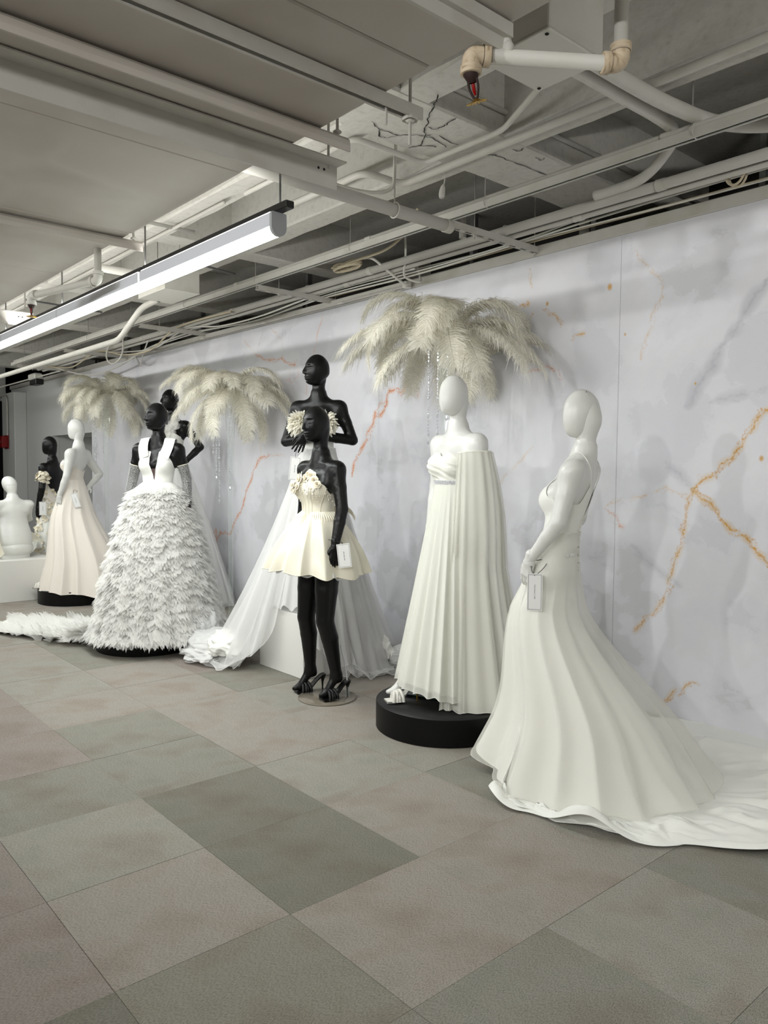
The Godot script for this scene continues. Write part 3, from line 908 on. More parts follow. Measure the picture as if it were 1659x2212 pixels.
	# loose cables
	var cables := [
		["white cable strung along the wall, uppermost of the four at the right edge", "cable_white", 0.006, [Vector3(1.0, 3.16, -4.25), Vector3(-1.84, 3.16, -4.25), Vector3(-2.9, 3.14, -4.25), Vector3(-3.5, 3.105, -4.25), Vector3(-4.4, 3.09, -4.25), Vector3(-5.8, 3.10, -4.25), Vector3(-6.9, 3.04, -4.25), Vector3(-8.2, 3.10, -4.25)]],
		["white cable second from the top where the cables meet the right edge", "cable_white", 0.007, [Vector3(1.0, 3.13, -4.27), Vector3(-1.84, 3.135, -4.27), Vector3(-2.9, 3.12, -4.27), Vector3(-3.5, 3.10, -4.27), Vector3(-4.6, 3.075, -4.27), Vector3(-5.8, 3.09, -4.27), Vector3(-7.0, 3.05, -4.27), Vector3(-8.2, 3.09, -4.27), Vector3(-9.6, 3.03, -4.2)]],
		["thin white cable third from the top at the right edge of the wall", "cable_white", 0.005, [Vector3(1.0, 3.085, -4.3), Vector3(-1.86, 3.085, -4.3), Vector3(-2.9, 3.10, -4.3), Vector3(-4.14, 3.12, -4.3), Vector3(-5.42, 3.15, -4.3)]],
		["beige cable lying lowest along the top of the partition at right", "cable_beige", 0.009, [Vector3(-1.0, 3.115, -4.37), Vector3(-2.3, 3.112, -4.36), Vector3(-3.4, 3.115, -4.35), Vector3(-4.6, 3.11, -4.36), Vector3(-5.8, 3.115, -4.36)]],
		["white cable sagging between the second and third struts", "cable_white", 0.008, [Vector3(-4.5, 3.10, -4.2), Vector3(-5.79, 3.105, -4.2), Vector3(-6.6, 3.02, -4.1), Vector3(-7.4, 3.03, -4.1), Vector3(-8.19, 3.105, -4.1), Vector3(-9.2, 3.0, -4.15), Vector3(-10.6, 3.105, -4.15)]],
		["beige cable drooping behind the small left plume", "cable_beige", 0.010, [Vector3(-7.0, 3.11, -4.0), Vector3(-8.19, 3.11, -4.0), Vector3(-9.0, 2.96, -4.05), Vector3(-9.8, 2.98, -4.05), Vector3(-10.6, 3.105, -4.0), Vector3(-11.6, 2.99, -4.0), Vector3(-12.7, 3.105, -4.0)]],
		["white cable with the deepest sag left of the looped cable", "cable_white", 0.010, [Vector3(-8.19, 3.105, -4.22), Vector3(-9.4, 3.04, -4.2), Vector3(-10.4, 2.9, -4.2), Vector3(-11.4, 2.87, -4.15), Vector3(-12.7, 3.10, -4.1)]],
		["white cable crossing diagonally down to the track rail", "cable_white", 0.011, [Vector3(-4.9, 3.22, -4.0), Vector3(-4.8, 3.2, -4.02), Vector3(-4.72, 3.11, -4.1), Vector3(-4.68, 3.02, -4.25), Vector3(-4.7, 3.05, -4.33)]],
		["white cable dropped beside the diagonal one to the track end", "cable_white", 0.009, [Vector3(-4.45, 3.3, -4.05), Vector3(-4.5, 3.16, -4.1), Vector3(-4.62, 3.06, -4.2), Vector3(-4.55, 3.02, -4.3), Vector3(-4.62, 3.10, -4.36), Vector3(-4.6, 3.2, -4.3)]],
		["beige cable rising from the coil to the slotted rail", "cable_beige", 0.010, [Vector3(-5.25, 3.2, -3.95), Vector3(-4.9, 3.19, -3.92), Vector3(-4.5, 3.19, -3.9), Vector3(-4.2, 3.26, -3.85), Vector3(-4.05, 3.36, -3.8)]],
		["white cable loop hanging below the conduits above the small left plume", "cable_white", 0.011, [Vector3(-9.6, 3.2, -4.0), Vector3(-9.9, 3.18, -4.0), Vector3(-10.15, 3.15, -4.0), Vector3(-10.27, 3.06, -4.0), Vector3(-10.27, 2.97, -4.0), Vector3(-10.15, 2.9, -4.0), Vector3(-9.98, 2.89, -4.0), Vector3(-9.82, 2.94, -4.0), Vector3(-9.74, 3.04, -4.0), Vector3(-9.74, 3.2, -4.0)]],
		["thin white cable hanging down to the far end of the track rail", "cable_white", 0.008, [Vector3(-9.2, 3.1, -4.1), Vector3(-9.6, 2.96, -4.2), Vector3(-9.9, 2.88, -4.3), Vector3(-10.1, 2.95, -4.36), Vector3(-10.2, 3.03, -4.36)]],
	]
	for c in cables:
		pipe("cable", c[0], "cable", curve_path(c[3], 8), c[2], c[1], "", 7)
	# coil of spare cable on the pipe
	var coil := PackedVector3Array()
	for k in 90:
		var a := k * TAU / 22.0
		coil.append(Vector3(-5.08 + 0.17 * cos(a), 3.19 + 0.02 * sin(a * 2.0 + k * 0.05), -3.98 + 0.055 * sin(a)))
	pipe("cable_coil", "coil of beige cable tied on top of the thick pipe", "cable", coil, 0.009, "cable_beige", "", 7)
	var tie := PackedVector3Array()
	for k in 40:
		var a := k * TAU / 20.0
		tie.append(Vector3(-1.98 + 0.05 * sin(a), 3.15 + 0.07 * cos(a) - 0.02, -4.2 + 0.02 * sin(a * 0.5)))
	pipe("cable_tie", "beige cable loop bundling the cables near the right edge", "cable", tie, 0.007, "cable_beige", "", 7)
	var bag := MB.new()
	bag.tube(curve_path([Vector3(-3.28, 3.3, -3.3), Vector3(-3.3, 3.22, -3.31), Vector3(-3.31, 3.2, -3.31), Vector3(-3.32, 3.16, -3.31), Vector3(-3.32, 3.13, -3.31)], 4), [0.003, 0.003, 0.003, 0.003, 0.003, 0.003, 0.004, 0.006, 0.010, 0.014, 0.017, 0.018, 0.019, 0.019, 0.018, 0.016, 0.012], 8)
	tag(obj("paint_drip", bag.smooth(), M.painted_metal), "small white paper wrap dangling from a string under the wide beam", "wrap")


func ring_mesh(c: Vector3, r: float, thick: float, axis: Vector3) -> ArrayMesh:
	var p := PackedVector3Array()
	var x := axis.cross(Vector3(0.3, 1, 0.2)).normalized()
	var y := axis.cross(x).normalized()
	for k in 25:
		var a := TAU * k / 24
		p.append(c + (x * cos(a) + y * sin(a)) * r)
	return tube_mesh(p, thick, 6)


func build_duct() -> void:
	var d := thing("air_duct", "huge flat white painted air duct overhead at upper left", "duct")
	var x := 4.2
	var k := 0
	while x > -16.2:
		var w := 1.22
		var mb := MB.new()
		mb.bevel_box(Vector3(x - w / 2, 3.06 - 0.002 * (k % 2), -0.2), Vector3(w - 0.003, 0.42, 3.28 - 0.012 * (k % 2)), 0.006)
		obj("duct_section", mb.flat(), M.duct_paint, d)
		x -= w
		k += 1
	# trapeze hangers under the duct: profile, x, near end z
	var list := [
		["tee", -1.57, -1.83, "white painted hanger bar with a lumpy end, at the top right corner of the duct"],
		["strut", -2.13, -2.00, "slotted strut hanger under the duct, second from the right"],
		["bent", -2.50, -1.95, "rounded angle hanger under the duct, third from the right"],
		["angle", -2.76, -2.10, "deep white angle hanger under the duct, right above the end of the tube light"],
		["bent", -4.42, -1.93, "thin rounded hanger under the duct in the middle left of the ceiling"],
		["angle", -7.15, -2.12, "farthest angle hanger under the duct, beside the left sprinkler"],
		["strut", -9.4, -1.98, "hanger strut under the duct at the far left end"],
	]
	for q in list:
		var y := 2.842
		var z0: float = q[2]
		var z1 := 1.3
		var t := thing("duct_hanger", q[3], "hanger", Vector3(q[1], y, z0), 0.0, "trapeze hangers under the duct")
		var L := z1 - z0
		var mb := MB.new()
		if q[0] == "angle":
			mb.box(Vector3(0, -0.052, L / 2), Vector3(0.006, 0.10, L))
			mb.box(Vector3(0.035, -0.003, L / 2 - 0.0), Vector3(0.075, 0.006, L))
		elif q[0] == "strut":
			mb.box(Vector3(-0.021, -0.022, L / 2), Vector3(0.003, 0.042, L))
			mb.box(Vector3(0.021, -0.022, L / 2), Vector3(0.003, 0.042, L))
			mb.box(Vector3(0, -0.002, L / 2), Vector3(0.042, 0.003, L))
			for s in [-1.0, 1.0]:
				mb.box(Vector3(s * 0.0165, -0.042, L / 2), Vector3(0.010, 0.003, L))
		elif q[0] == "bent":
			var prof := [Vector2(-0.03, 0.0), Vector2(0.01, -0.004), Vector2(0.024, -0.018), Vector2(0.028, -0.04), Vector2(0.028, -0.062), Vector2(0.020, -0.062), Vector2(0.018, -0.03), Vector2(0.0, -0.014), Vector2(-0.03, -0.010)]
			var pts := PackedVector3Array()
			for z in [0.0, L]:
				for p in prof: pts.append(Vector3(p.x, p.y, z))
			mb.grid(pts, 2, prof.size(), true)
			for i in range(1, prof.size() - 1):
				mb.tri(pts[0], pts[i], pts[i + 1])
		else:
			mb.box(Vector3(0, -0.02, L / 2), Vector3(0.05, 0.04, L))
			mb.box(Vector3(0, -0.05, L / 2), Vector3(0.012, 0.06, L))
		obj("bar", mb.flat(), M.painted_metal if q[0] != "bent" else M.duct_paint, t)
		obj("rod", tube_mesh(PackedVector3Array([Vector3(0.0, -0.14 if q[0] == "strut" else -0.02, 0.045), Vector3(0.0, SLAB_Y - y, 0.045)]), 0.006, 8), M.painted_metal, t)
		obj("nut", bevel_mesh(Vector3(0, -0.052 if q[0] == "strut" else 0.01, 0.045), Vector3(0.03, 0.016, 0.03), 0.006), M.painted_metal, t)
		if q[0] == "strut":
			obj("washer", bevel_mesh(Vector3(0, -0.046, 0.045), Vector3(0.05, 0.006, 0.05), 0.01), M.painted_metal, t)
			obj("bolt", tube_mesh(PackedVector3Array([Vector3(0, -0.10, 0.16), Vector3(0, -0.02, 0.16)]), 0.005, 6), M.painted_metal, t)
		if q[0] == "angle":
			for s in [0.07, 0.10]:
				obj("bolt_hole", tube_mesh(PackedVector3Array([Vector3(0.0025, -0.03, s), Vector3(0.0045, -0.03, s)]), 0.006, 8), M.crack, t)
		if q[0] == "tee":
			for i in 3:
				var lump := MB.new()
				lump.ball(Vector3(0.012 * (i - 1), -0.03 - 0.02 * i, 0.004 * i), Vector3(0.02, 0.022, 0.018), 6)
				obj("paint_lump", lump.smooth(), M.painted_metal, t)


# ---------------------------------------------------------------- lamps and sprinklers
func tube_light(at: Vector3, length: float, first: bool, energy: float, up := 1.0) -> void:
	var wall_row := at.z < 0.0
	var idx: int = used.get("tube_light", 0)
	var words := ["nearest section", "second section", "third section", "fourth section", "fifth section", "sixth section", "seventh section", "farthest section"]
	if at.x > 0.0: wall_row = false
	var label: String = ("glowing linear tube light under the duct edge, %s of the row" % words[idx]) if wall_row else "unseen linear tube light out of view, placed to light ceiling and floor"
	var t := thing("tube_light", label, "light", at, 0.0, "linear tube lights in a row" if wall_row else "tube lights out of view")
	var L := length + (0.02 if not first else 0.0)
	# housing: rounded trough above the diffuser; x runs from 0 to -L
	var cap := []
	for k in 13:
		var a := PI * k / 12
		cap.append(Vector2(0.039 * cos(a), -0.018 - 0.039 * sin(a)))
	var hp := [Vector2(-0.039, -0.018), Vector2(-0.039, 0.040), Vector2(-0.034, 0.045), Vector2(0.034, 0.045), Vector2(0.039, 0.040), Vector2(0.039, -0.018)]
	var mb := MB.new()
	var pts := PackedVector3Array()
	for x in [0.0, -L]:
		for p in hp: pts.append(Vector3(x, p.y, p.x))
	mb.grid(pts, 2, hp.size())
	obj("housing", mb.flat(), M.housing, t)
	mb = MB.new()
	pts = PackedVector3Array()
	for x in [-0.001, -L + 0.004]:
		for p in cap: pts.append(Vector3(x, p.y, p.x))
	mb.grid(pts, 2, cap.size())
	obj("diffuser", mb.smooth(), M.lamp_glow, t)
	if first:
		var full := hp.duplicate()
		full.reverse()
		var ring := []
		for p in cap: ring.append(p * 1.03)
		for p in hp: ring.append(p * 1.03)
		mb = MB.new()
		for i in range(1, ring.size() - 1):
			mb.tri(Vector3(0.012, ring[0].y, ring[0].x), Vector3(0.012, ring[i].y, ring[i].x), Vector3(0.012, ring[i + 1].y, ring[i + 1].x))
		for i in ring.size():
			var a: Vector2 = ring[i]
			var b: Vector2 = ring[(i + 1) % ring.size()]
			mb.quad(Vector3(0.012, a.y, a.x), Vector3(0.012, b.y, b.x), Vector3(-0.006, b.y, b.x), Vector3(-0.006, a.y, a.x))
		obj("end_cap", mb.flat(), M.grey_cap, t)
	else:
		obj("joint_ring", box_mesh(Vector3(0.001, 0.013, 0.0395), Vector3(0.003, 0.062, 0.002)), M.grey_cap, t)
	obj("mounting_rail", bevel_mesh(Vector3(-L / 2 + (0.05 if first else 0.0), 0.062, 0), Vector3(L + (0.10 if first else 0.0), 0.032, 0.045), 0.003), M.black_metal, t)
	obj("hanger_rod", tube_mesh(PackedVector3Array([Vector3(0.02, 0.07, 0), Vector3(0.02, SLAB_Y - at.y, 0)]), 0.005, 6), M.rod_metal, t)
	# added glow strips beside the rail and an added uplight brighten the ceiling
	for sgn in [-1.0, 1.0]:
		obj("added_glow_strip", box_mesh(Vector3(-L / 2, 0.047, 0.029 * sgn), Vector3(L - 0.02, 0.003, 0.009)), M.added_strip_glow, t)
	var ul := AreaLight3D.new()
	ul.name = "added_uplight"
	ul.area_size = Vector2(L, 0.07)
	ul.light_energy = up
	ul.light_color = Color(1.0, 1.0, 0.98)
	ul.shadow_enabled = true
	ul.set("area_range", 14.0)
	ul.position = Vector3(-L / 2, 0.085, 0)
	ul.rotation.x = PI / 2 - 0.75
	t.add_child(ul)
	var l := AreaLight3D.new()
	l.name = "tube_lamp"
	l.area_size = Vector2(L, 0.07)
	l.light_energy = energy
	l.light_color = Color(0.985, 1.0, 1.0)
	l.shadow_enabled = true
	l.set("area_range", 14.0)
	l.position = Vector3(-L / 2, -0.062, 0)
	l.rotation.x = -PI / 2
	t.add_child(l)


func unseen_spot_fitting(at: Vector3, target: Vector3, energy: float) -> void:
	var t := thing("unseen_spot", "unseen black spotlight out of view, placed to light the gowns and backdrop", "light", at, 0.0, "unseen spots out of view")
	var d := (target - at).normalized()
	var bs := Basis.looking_at(d, Vector3.UP)
	var mb := MB.new()
	var q := Basis(bs.x, -bs.z, bs.y)
	mb.lathe(PackedVector2Array([Vector2(0.001, -0.10), Vector2(0.04, -0.10), Vector2(0.045, -0.08), Vector2(0.045, 0.05), Vector2(0.040, 0.05), Vector2(0.038, 0.02), Vector2(0.001, 0.02)]), Vector3.ZERO, 20, q)
	obj("lamp_body", mb.smooth(), M.black_metal, t)
	mb = MB.new()
	mb.lathe(PackedVector2Array([Vector2(0.001, 0.026), Vector2(0.036, 0.026)]), Vector3.ZERO, 20, q)
	obj("lamp_lens", mb.flat(), M.lamp_glow, t)
	obj("stem", tube_mesh(PackedVector3Array([Vector3(0, 0.03, 0), Vector3(0, SLAB_Y - at.y, 0)]), 0.012), M.black_metal, t)
	var l := SpotLight3D.new()
	l.name = "unseen_spot_lamp"
	l.light_energy = energy
	l.light_color = Color(1.0, 1.0, 0.99)
	l.spot_angle = 48.0
	l.spot_angle_attenuation = 1.0
	l.spot_range = 16.0
	l.spot_attenuation = 2.0
	l.light_size = 0.045
	l.shadow_enabled = true
	l.transform = Transform3D(bs, d * 0.07)
	t.add_child(l)


func build_lights_and_sprinklers() -> void:
	sprinkler(Vector3(-1.36, 2.75, -2.11), Vector3(-1.625, 2.75, -1.735), "white sprinkler pipe with a brass head, hanging large at the top right", true)
	sprinkler(Vector3(-4.75, 2.655, -1.80), Vector3(-5.38, 2.635, -1.60), "white sprinkler pipe in front of the tube light at far left", false)


func sprinkler(corner: Vector3, head: Vector3, label: String, near: bool) -> void:
	var t := thing("sprinkler", label, "sprinkler", corner)
	var h := head - corner
	var d := h.normalized()
	var r := 0.0215
	obj("drop_pipe", tube_mesh(PackedVector3Array([Vector3(0, 0.02, 0), Vector3(0, SLAB_Y - corner.y, 0)]), r, 18), M.painted_metal, t)
	obj("arm_pipe", tube_mesh(PackedVector3Array([d * 0.02, h - d * 0.02]), r, 18), M.painted_metal, t)
	for e in [[Vector3.ZERO, Vector3.UP, d], [h, -d, Vector3.DOWN]]:
		var c: Vector3 = e[0]
		var a: Vector3 = e[1]
		var b: Vector3 = e[2]
		var mb := MB.new()
		mb.tube(rounded_path([c + a * 0.052, c, c + b * 0.052], 0.034, 8), r * 1.28, 18)
		mb.tube(PackedVector3Array([c + a * 0.034, c + a * 0.036, c + a * 0.056, c + a * 0.058]), [r * 1.28, r * 1.5, r * 1.5, r * 1.2], 18)
		mb.tube(PackedVector3Array([c + b * 0.034, c + b * 0.036, c + b * 0.056, c + b * 0.058]), [r * 1.28, r * 1.5, r * 1.5, r * 1.2], 18)
		obj("elbow", mb.smooth(), M.fitting if near else M.painted_metal, t)
	# the head hangs a little askew
	var c := Vector3.ZERO
	var mb := MB.new()
	mb.lathe(PackedVector2Array([Vector2(0.022, 0.008), Vector2(0.024, -0.004), Vector2(0.018, -0.018), Vector2(0.012, -0.028)]), c, 16)
	for s in [-1.0, 1.0]:
		mb.tube(curve_path([c + Vector3(0.016 * s, -0.015, 0), c + Vector3(0.017 * s, -0.04, 0), c + Vector3(0.008 * s, -0.066, 0), c + Vector3(0, -0.072, 0)], 4), 0.0038, 6)
	var skew := Transform3D(Basis(Vector3(d.z, 0, -d.x), 0.30 if near else 0.0) * Basis(d, -0.25 if near else 0.0), h + Vector3(0, -0.052, 0))
	obj("head_frame", mb.smooth(), M.rust, t).transform = skew
	obj("glass_bulb", tube_mesh(PackedVector3Array([c + Vector3(0, -0.02, 0), c + Vector3(0, -0.03, 0), c + Vector3(0, -0.05, 0), c + Vector3(0, -0.062, 0)]), [0.003, 0.0055, 0.0055, 0.003], 10), M.bulb_red, t).transform = skew
	mb = MB.new()
	for k in 16:
		var a := TAU * k / 16
		var bs := Basis(Vector3.UP, a)
		mb.box(c + Vector3(0, -0.078, 0) + bs * Vector3(0, -0.0015, 0.021), Vector3(0.0058, 0.0018, 0.021), bs * Basis(Vector3.RIGHT, 0.25))
	mb.lathe(PackedVector2Array([Vector2(0.001, -0.070), Vector2(0.006, -0.071), Vector2(0.013, -0.0765), Vector2(0.013, -0.079), Vector2(0.001, -0.080)]), c, 16)
	obj("deflector", mb.flat(), M.brass, t).transform = skew


# ---------------------------------------------------------------- bodies: smooth fields meshed by surface nets
# torso profile: y, half width, half depth, centre z
var TORSO := [[0.86, 0.150, 0.098, -0.012], [0.93, 0.172, 0.115, -0.018], [1.00, 0.178, 0.118, -0.018], [1.08, 0.163, 0.106, -0.010], [1.16, 0.134, 0.090, 0.0], [1.23, 0.118, 0.082, 0.004], [1.30, 0.124, 0.086, 0.003], [1.38, 0.139, 0.095, -0.002], [1.46, 0.148, 0.092, -0.010], [1.52, 0.140, 0.074, -0.018], [1.56, 0.108, 0.058, -0.022], [1.595, 0.060, 0.048, -0.020], [1.62, 0.040, 0.040, -0.018]]
var radius_table := PackedFloat32Array()   # torso radius by height and angle
const RT_Y0 := 0.90
const RT_DY := 0.02
const RT_NY := 35
const RT_NA := 48
var head_face: MB
var head_egg: MB
var hand_relaxed: MB
var hand_open: MB


func prepare_bodies() -> void:
	for j in RT_NY:
		for i in RT_NA:
			var y := RT_Y0 + RT_DY * j
			var a := TAU * i / RT_NA
			var c := Vector3(0, y, torso_row(y).z)
			var d := Vector3(sin(a), 0, cos(a))
			var lo := 0.0
			var hi := 0.30
			for s in 11:
				var m := (lo + hi) * 0.5
				if torso_field(c + d * m) < 0.0: lo = m
				else: hi = m
			radius_table.append(lo)
	head_face = head_mesh(true)
	head_egg = head_mesh(false)
	hand_relaxed = hand_mesh([0.30, 0.35, 0.42, 0.5], 0.02)
	hand_open = hand_mesh([0.12, 0.14, 0.16, 0.2], 0.11)


func torso_row(y: float) -> Vector3:
	if y <= TORSO[0][0]: return Vector3(TORSO[0][1], TORSO[0][2], TORSO[0][3])
	var n := TORSO.size()
	for k in range(1, n):
		if y <= TORSO[k][0]:
			var a: Array = TORSO[k - 1]
			var b: Array = TORSO[k]
			var p: Array = TORSO[maxi(k - 2, 0)]
			var q: Array = TORSO[mini(k + 1, n - 1)]
			var t: float = (y - a[0]) / (b[0] - a[0])
			return Vector3(cubic_interpolate(a[1], b[1], p[1], q[1], t), cubic_interpolate(a[2], b[2], p[2], q[2], t), cubic_interpolate(a[3], b[3], p[3], q[3], t))
	var l: Array = TORSO[TORSO.size() - 1]
	return Vector3(l[1], l[2], l[3])


func smin(a: float, b: float, k: float) -> float:
	var h := maxf(k - absf(a - b), 0.0) / k
	return minf(a, b) - h * h * k * 0.25


func torso_field(p: Vector3) -> float:
	var q := torso_row(p.y)
	var d := (Vector2(p.x / q.x, (p.z - q.z) / q.y).length() - 1.0) * minf(q.x, q.y)
	d = smin(d, ((p - Vector3(0.068, 1.392, 0.070)) / Vector3(0.062, 0.066, 0.060)).length() * 0.06 - 0.06, 0.045)
	d = smin(d, ((p - Vector3(-0.068, 1.392, 0.070)) / Vector3(0.062, 0.066, 0.060)).length() * 0.06 - 0.06, 0.045)
	return d


func torso_r(y: float, a: float) -> float:
	var fy := clampf((y - RT_Y0) / RT_DY, 0.0, RT_NY - 1.001)
	var fa := fposmod(a / TAU, 1.0) * RT_NA
	var j := int(fy)
	var i := int(fa) % RT_NA
	var i2 := (i + 1) % RT_NA
	var ty := fy - j
	var ta := fa - int(fa)
	return lerpf(lerpf(radius_table[j * RT_NA + i], radius_table[j * RT_NA + i2], ta), lerpf(radius_table[(j + 1) * RT_NA + i], radius_table[(j + 1) * RT_NA + i2], ta), ty)


func on_torso(y: float, a: float, off: float) -> Vector3:
	var r := torso_r(y, a) + off
	return Vector3(sin(a) * r, y, torso_row(y).z + cos(a) * r)


# prims: [kind, ...]; 0 torso, 1 tapered capsule [1, a, b, ra, rb, k], 2 ellipsoid [2, c, r, k]
func net_mesh(prims: Array, cell: float, out: MB, y_floor := -INF) -> void:
	var B := 8
	var bs := cell * B
	var blocks := {}
	for n in prims.size():
		var p: Array = prims[n]
		var lo: Vector3
		var hi: Vector3
		var k := 0.03
		if p[0] == 0:
			lo = Vector3(-0.2, p[1], -0.16)
			hi = Vector3(0.2, p[2], 0.14)
		elif p[0] == 1:
			var r := maxf(p[3], p[4])
			lo = p[1].min(p[2]) - Vector3.ONE * r
			hi = p[1].max(p[2]) + Vector3.ONE * r
			k = p[5]
		else:
			lo = p[1] - p[2]
			hi = p[1] + p[2]
			k = p[3]
		var g := k * 0.5 + cell * 1.5
		lo = ((lo - Vector3.ONE * g) / bs).floor()
		hi = ((hi + Vector3.ONE * g) / bs).floor()
		for x in range(int(lo.x), int(hi.x) + 1):
			for y in range(int(lo.y), int(hi.y) + 1):
				for z in range(int(lo.z), int(hi.z) + 1):
					var key := Vector3i(x, y, z)
					var c := Vector3(x + 0.5, y + 0.5, z + 0.5) * bs
					var d := prim_at(p, c)
					if d < bs * 0.88 + k + cell:
						if not blocks.has(key): blocks[key] = []
						blocks[key].append(n)
	var vid := {}
	var vals := {}
	for key in blocks:
		# is the surface near this block at all
		var c := (Vector3(key) + Vector3.ONE * 0.5) * bs
		var best := 1e3
		for n in blocks[key]:
			best = smin(best, prim_at(prims[n], c), 0.05)
		if absf(best) > bs * 0.9 + 0.03: continue
		var f := PackedFloat32Array()
		f.resize(729)
		f.fill(1e3)
		var o := Vector3(key) * bs
		for n in blocks[key]:
			var p: Array = prims[n]
			var i := 0
			if p[0] == 0:
				for y in 9:
					var wy := o.y + y * cell
					var q := torso_row(wy)
					var m := minf(q.x, q.y)
					var cap := maxf(p[1] - wy, wy - p[2])
					for z in 9:
						var wz := (o.z + z * cell - q.z) / q.y
						for x in 9:
							var wx := (o.x + x * cell) / q.x
							var d := maxf((sqrt(wx * wx + wz * wz) - 1.0) * m, cap)
							var e := f[i]
							var h := maxf(0.02 - absf(d - e), 0.0)
							f[i] = minf(d, e) - h * h * 12.5
							i += 1
			elif p[0] == 1:
				var a: Vector3 = p[1]
				var ba: Vector3 = p[2] - a
				var inv := 1.0 / maxf(ba.length_squared(), 1e-9)
				var ra: float = p[3]
				var dr: float = p[4] - ra
				var k: float = p[5]
				for y in 9:
					for z in 9:
						var pa := o + Vector3(0, y * cell, z * cell) - a
						for x in 9:
							var t := clampf(pa.dot(ba) * inv, 0.0, 1.0)
							var d := (pa - ba * t).length() - ra - dr * t
							var e := f[i]
							var h := maxf(k - absf(d - e), 0.0) / k
							f[i] = minf(d, e) - h * h * k * 0.25
							i += 1
							pa.x += cell
			else:
				var r: Vector3 = p[2]
				var m := minf(r.x, minf(r.y, r.z))
				var k: float = p[3]
				for y in 9:
					for z in 9:
						var pa: Vector3 = (o + Vector3(0, y * cell, z * cell) - p[1]) / r
						var sx := cell / r.x
						for x in 9:
							var d := (pa.length() - 1.0) * m
							var e := f[i]
							var h := maxf(k - absf(d - e), 0.0) / k
							f[i] = minf(d, e) - h * h * k * 0.25
							i += 1
							pa.x += sx
		vals[key] = f
	# one vertex in every crossed cell
	var corner := [0, 1, 9, 10, 81, 82, 90, 91]
	for key in vals:
		var f: PackedFloat32Array = vals[key]
		var base := Vector3i(key) * B
		for y in 8:
			for z in 8:
				var i := y * 81 + z * 9
				for x in 8:
					var q := i + x
					var s := int(f[q] < 0.0) + int(f[q + 1] < 0.0) + int(f[q + 9] < 0.0) + int(f[q + 10] < 0.0) + int(f[q + 81] < 0.0) + int(f[q + 82] < 0.0) + int(f[q + 90] < 0.0) + int(f[q + 91] < 0.0)
					if s == 0 or s == 8: continue
					# place it by the field's mean and gradient
					var v0 := f[q]; var v1 := f[q + 1]; var v2 := f[q + 9]; var v3 := f[q + 10]
					var v4 := f[q + 81]; var v5 := f[q + 82]; var v6 := f[q + 90]; var v7 := f[q + 91]
					var mean := (v0 + v1 + v2 + v3 + v4 + v5 + v6 + v7) * 0.125
					var gr := Vector3(v1 + v3 + v5 + v7 - v0 - v2 - v4 - v6, v4 + v5 + v6 + v7 - v0 - v1 - v2 - v3, v2 + v3 + v6 + v7 - v0 - v1 - v4 - v5) * 0.25
					var off := Vector3.ONE * 0.5 - gr * (mean / maxf(gr.length_squared(), 1e-12))
					off = off.clamp(Vector3.ZERO, Vector3.ONE)
					var g := base + Vector3i(x, y, z)
					vid[g] = out.v.size()
					out.v.append((Vector3(g) + off) * cell)
					out.uv.append(Vector2.ZERO)
	for key in vals:
		var f: PackedFloat32Array = vals[key]
		var base := Vector3i(key) * B
		for y in 8:
			for z in 8:
				for x in 8:
					var q := y * 81 + z * 9 + x
					var a := f[q] < 0.0
					var g := base + Vector3i(x, y, z)
					if a != (f[q + 1] < 0.0):
						face(out, vid, g, Vector3i(0, 1, 0), Vector3i(0, 0, 1), a)
					if a != (f[q + 81] < 0.0):
						face(out, vid, g, Vector3i(0, 0, 1), Vector3i(1, 0, 0), a)
					if a != (f[q + 9] < 0.0):
						face(out, vid, g, Vector3i(1, 0, 0), Vector3i(0, 1, 0), a)


func face(out: MB, vid: Dictionary, g: Vector3i, u: Vector3i, w: Vector3i, flip: bool) -> void:
	var a: int = vid.get(g, -1)
	var b: int = vid.get(g - u, -1)
	var c: int = vid.get(g - u - w, -1)
	var d: int = vid.get(g - w, -1)
	if a < 0 or b < 0 or c < 0 or d < 0: return
	if flip: out.ix.append_array(PackedInt32Array([a, c, b, a, d, c]))
	else: out.ix.append_array(PackedInt32Array([a, b, c, a, c, d]))


func prim_at(p: Array, c: Vector3) -> float:
	if p[0] == 0:
		var q := torso_row(c.y)
		return maxf((Vector2(c.x / q.x, (c.z - q.z) / q.y).length() - 1.0) * minf(q.x, q.y), maxf(p[1] - c.y, c.y - p[2]))
	if p[0] == 1:
		var ba: Vector3 = p[2] - p[1]
		var t := clampf((c - p[1]).dot(ba) / maxf(ba.length_squared(), 1e-9), 0.0, 1.0)
		return (c - p[1] - ba * t).length() - lerpf(p[3], p[4], t)
	var r: Vector3 = p[2]
	return (((c - p[1]) / r).length() - 1.0) * minf(r.x, minf(r.y, r.z))


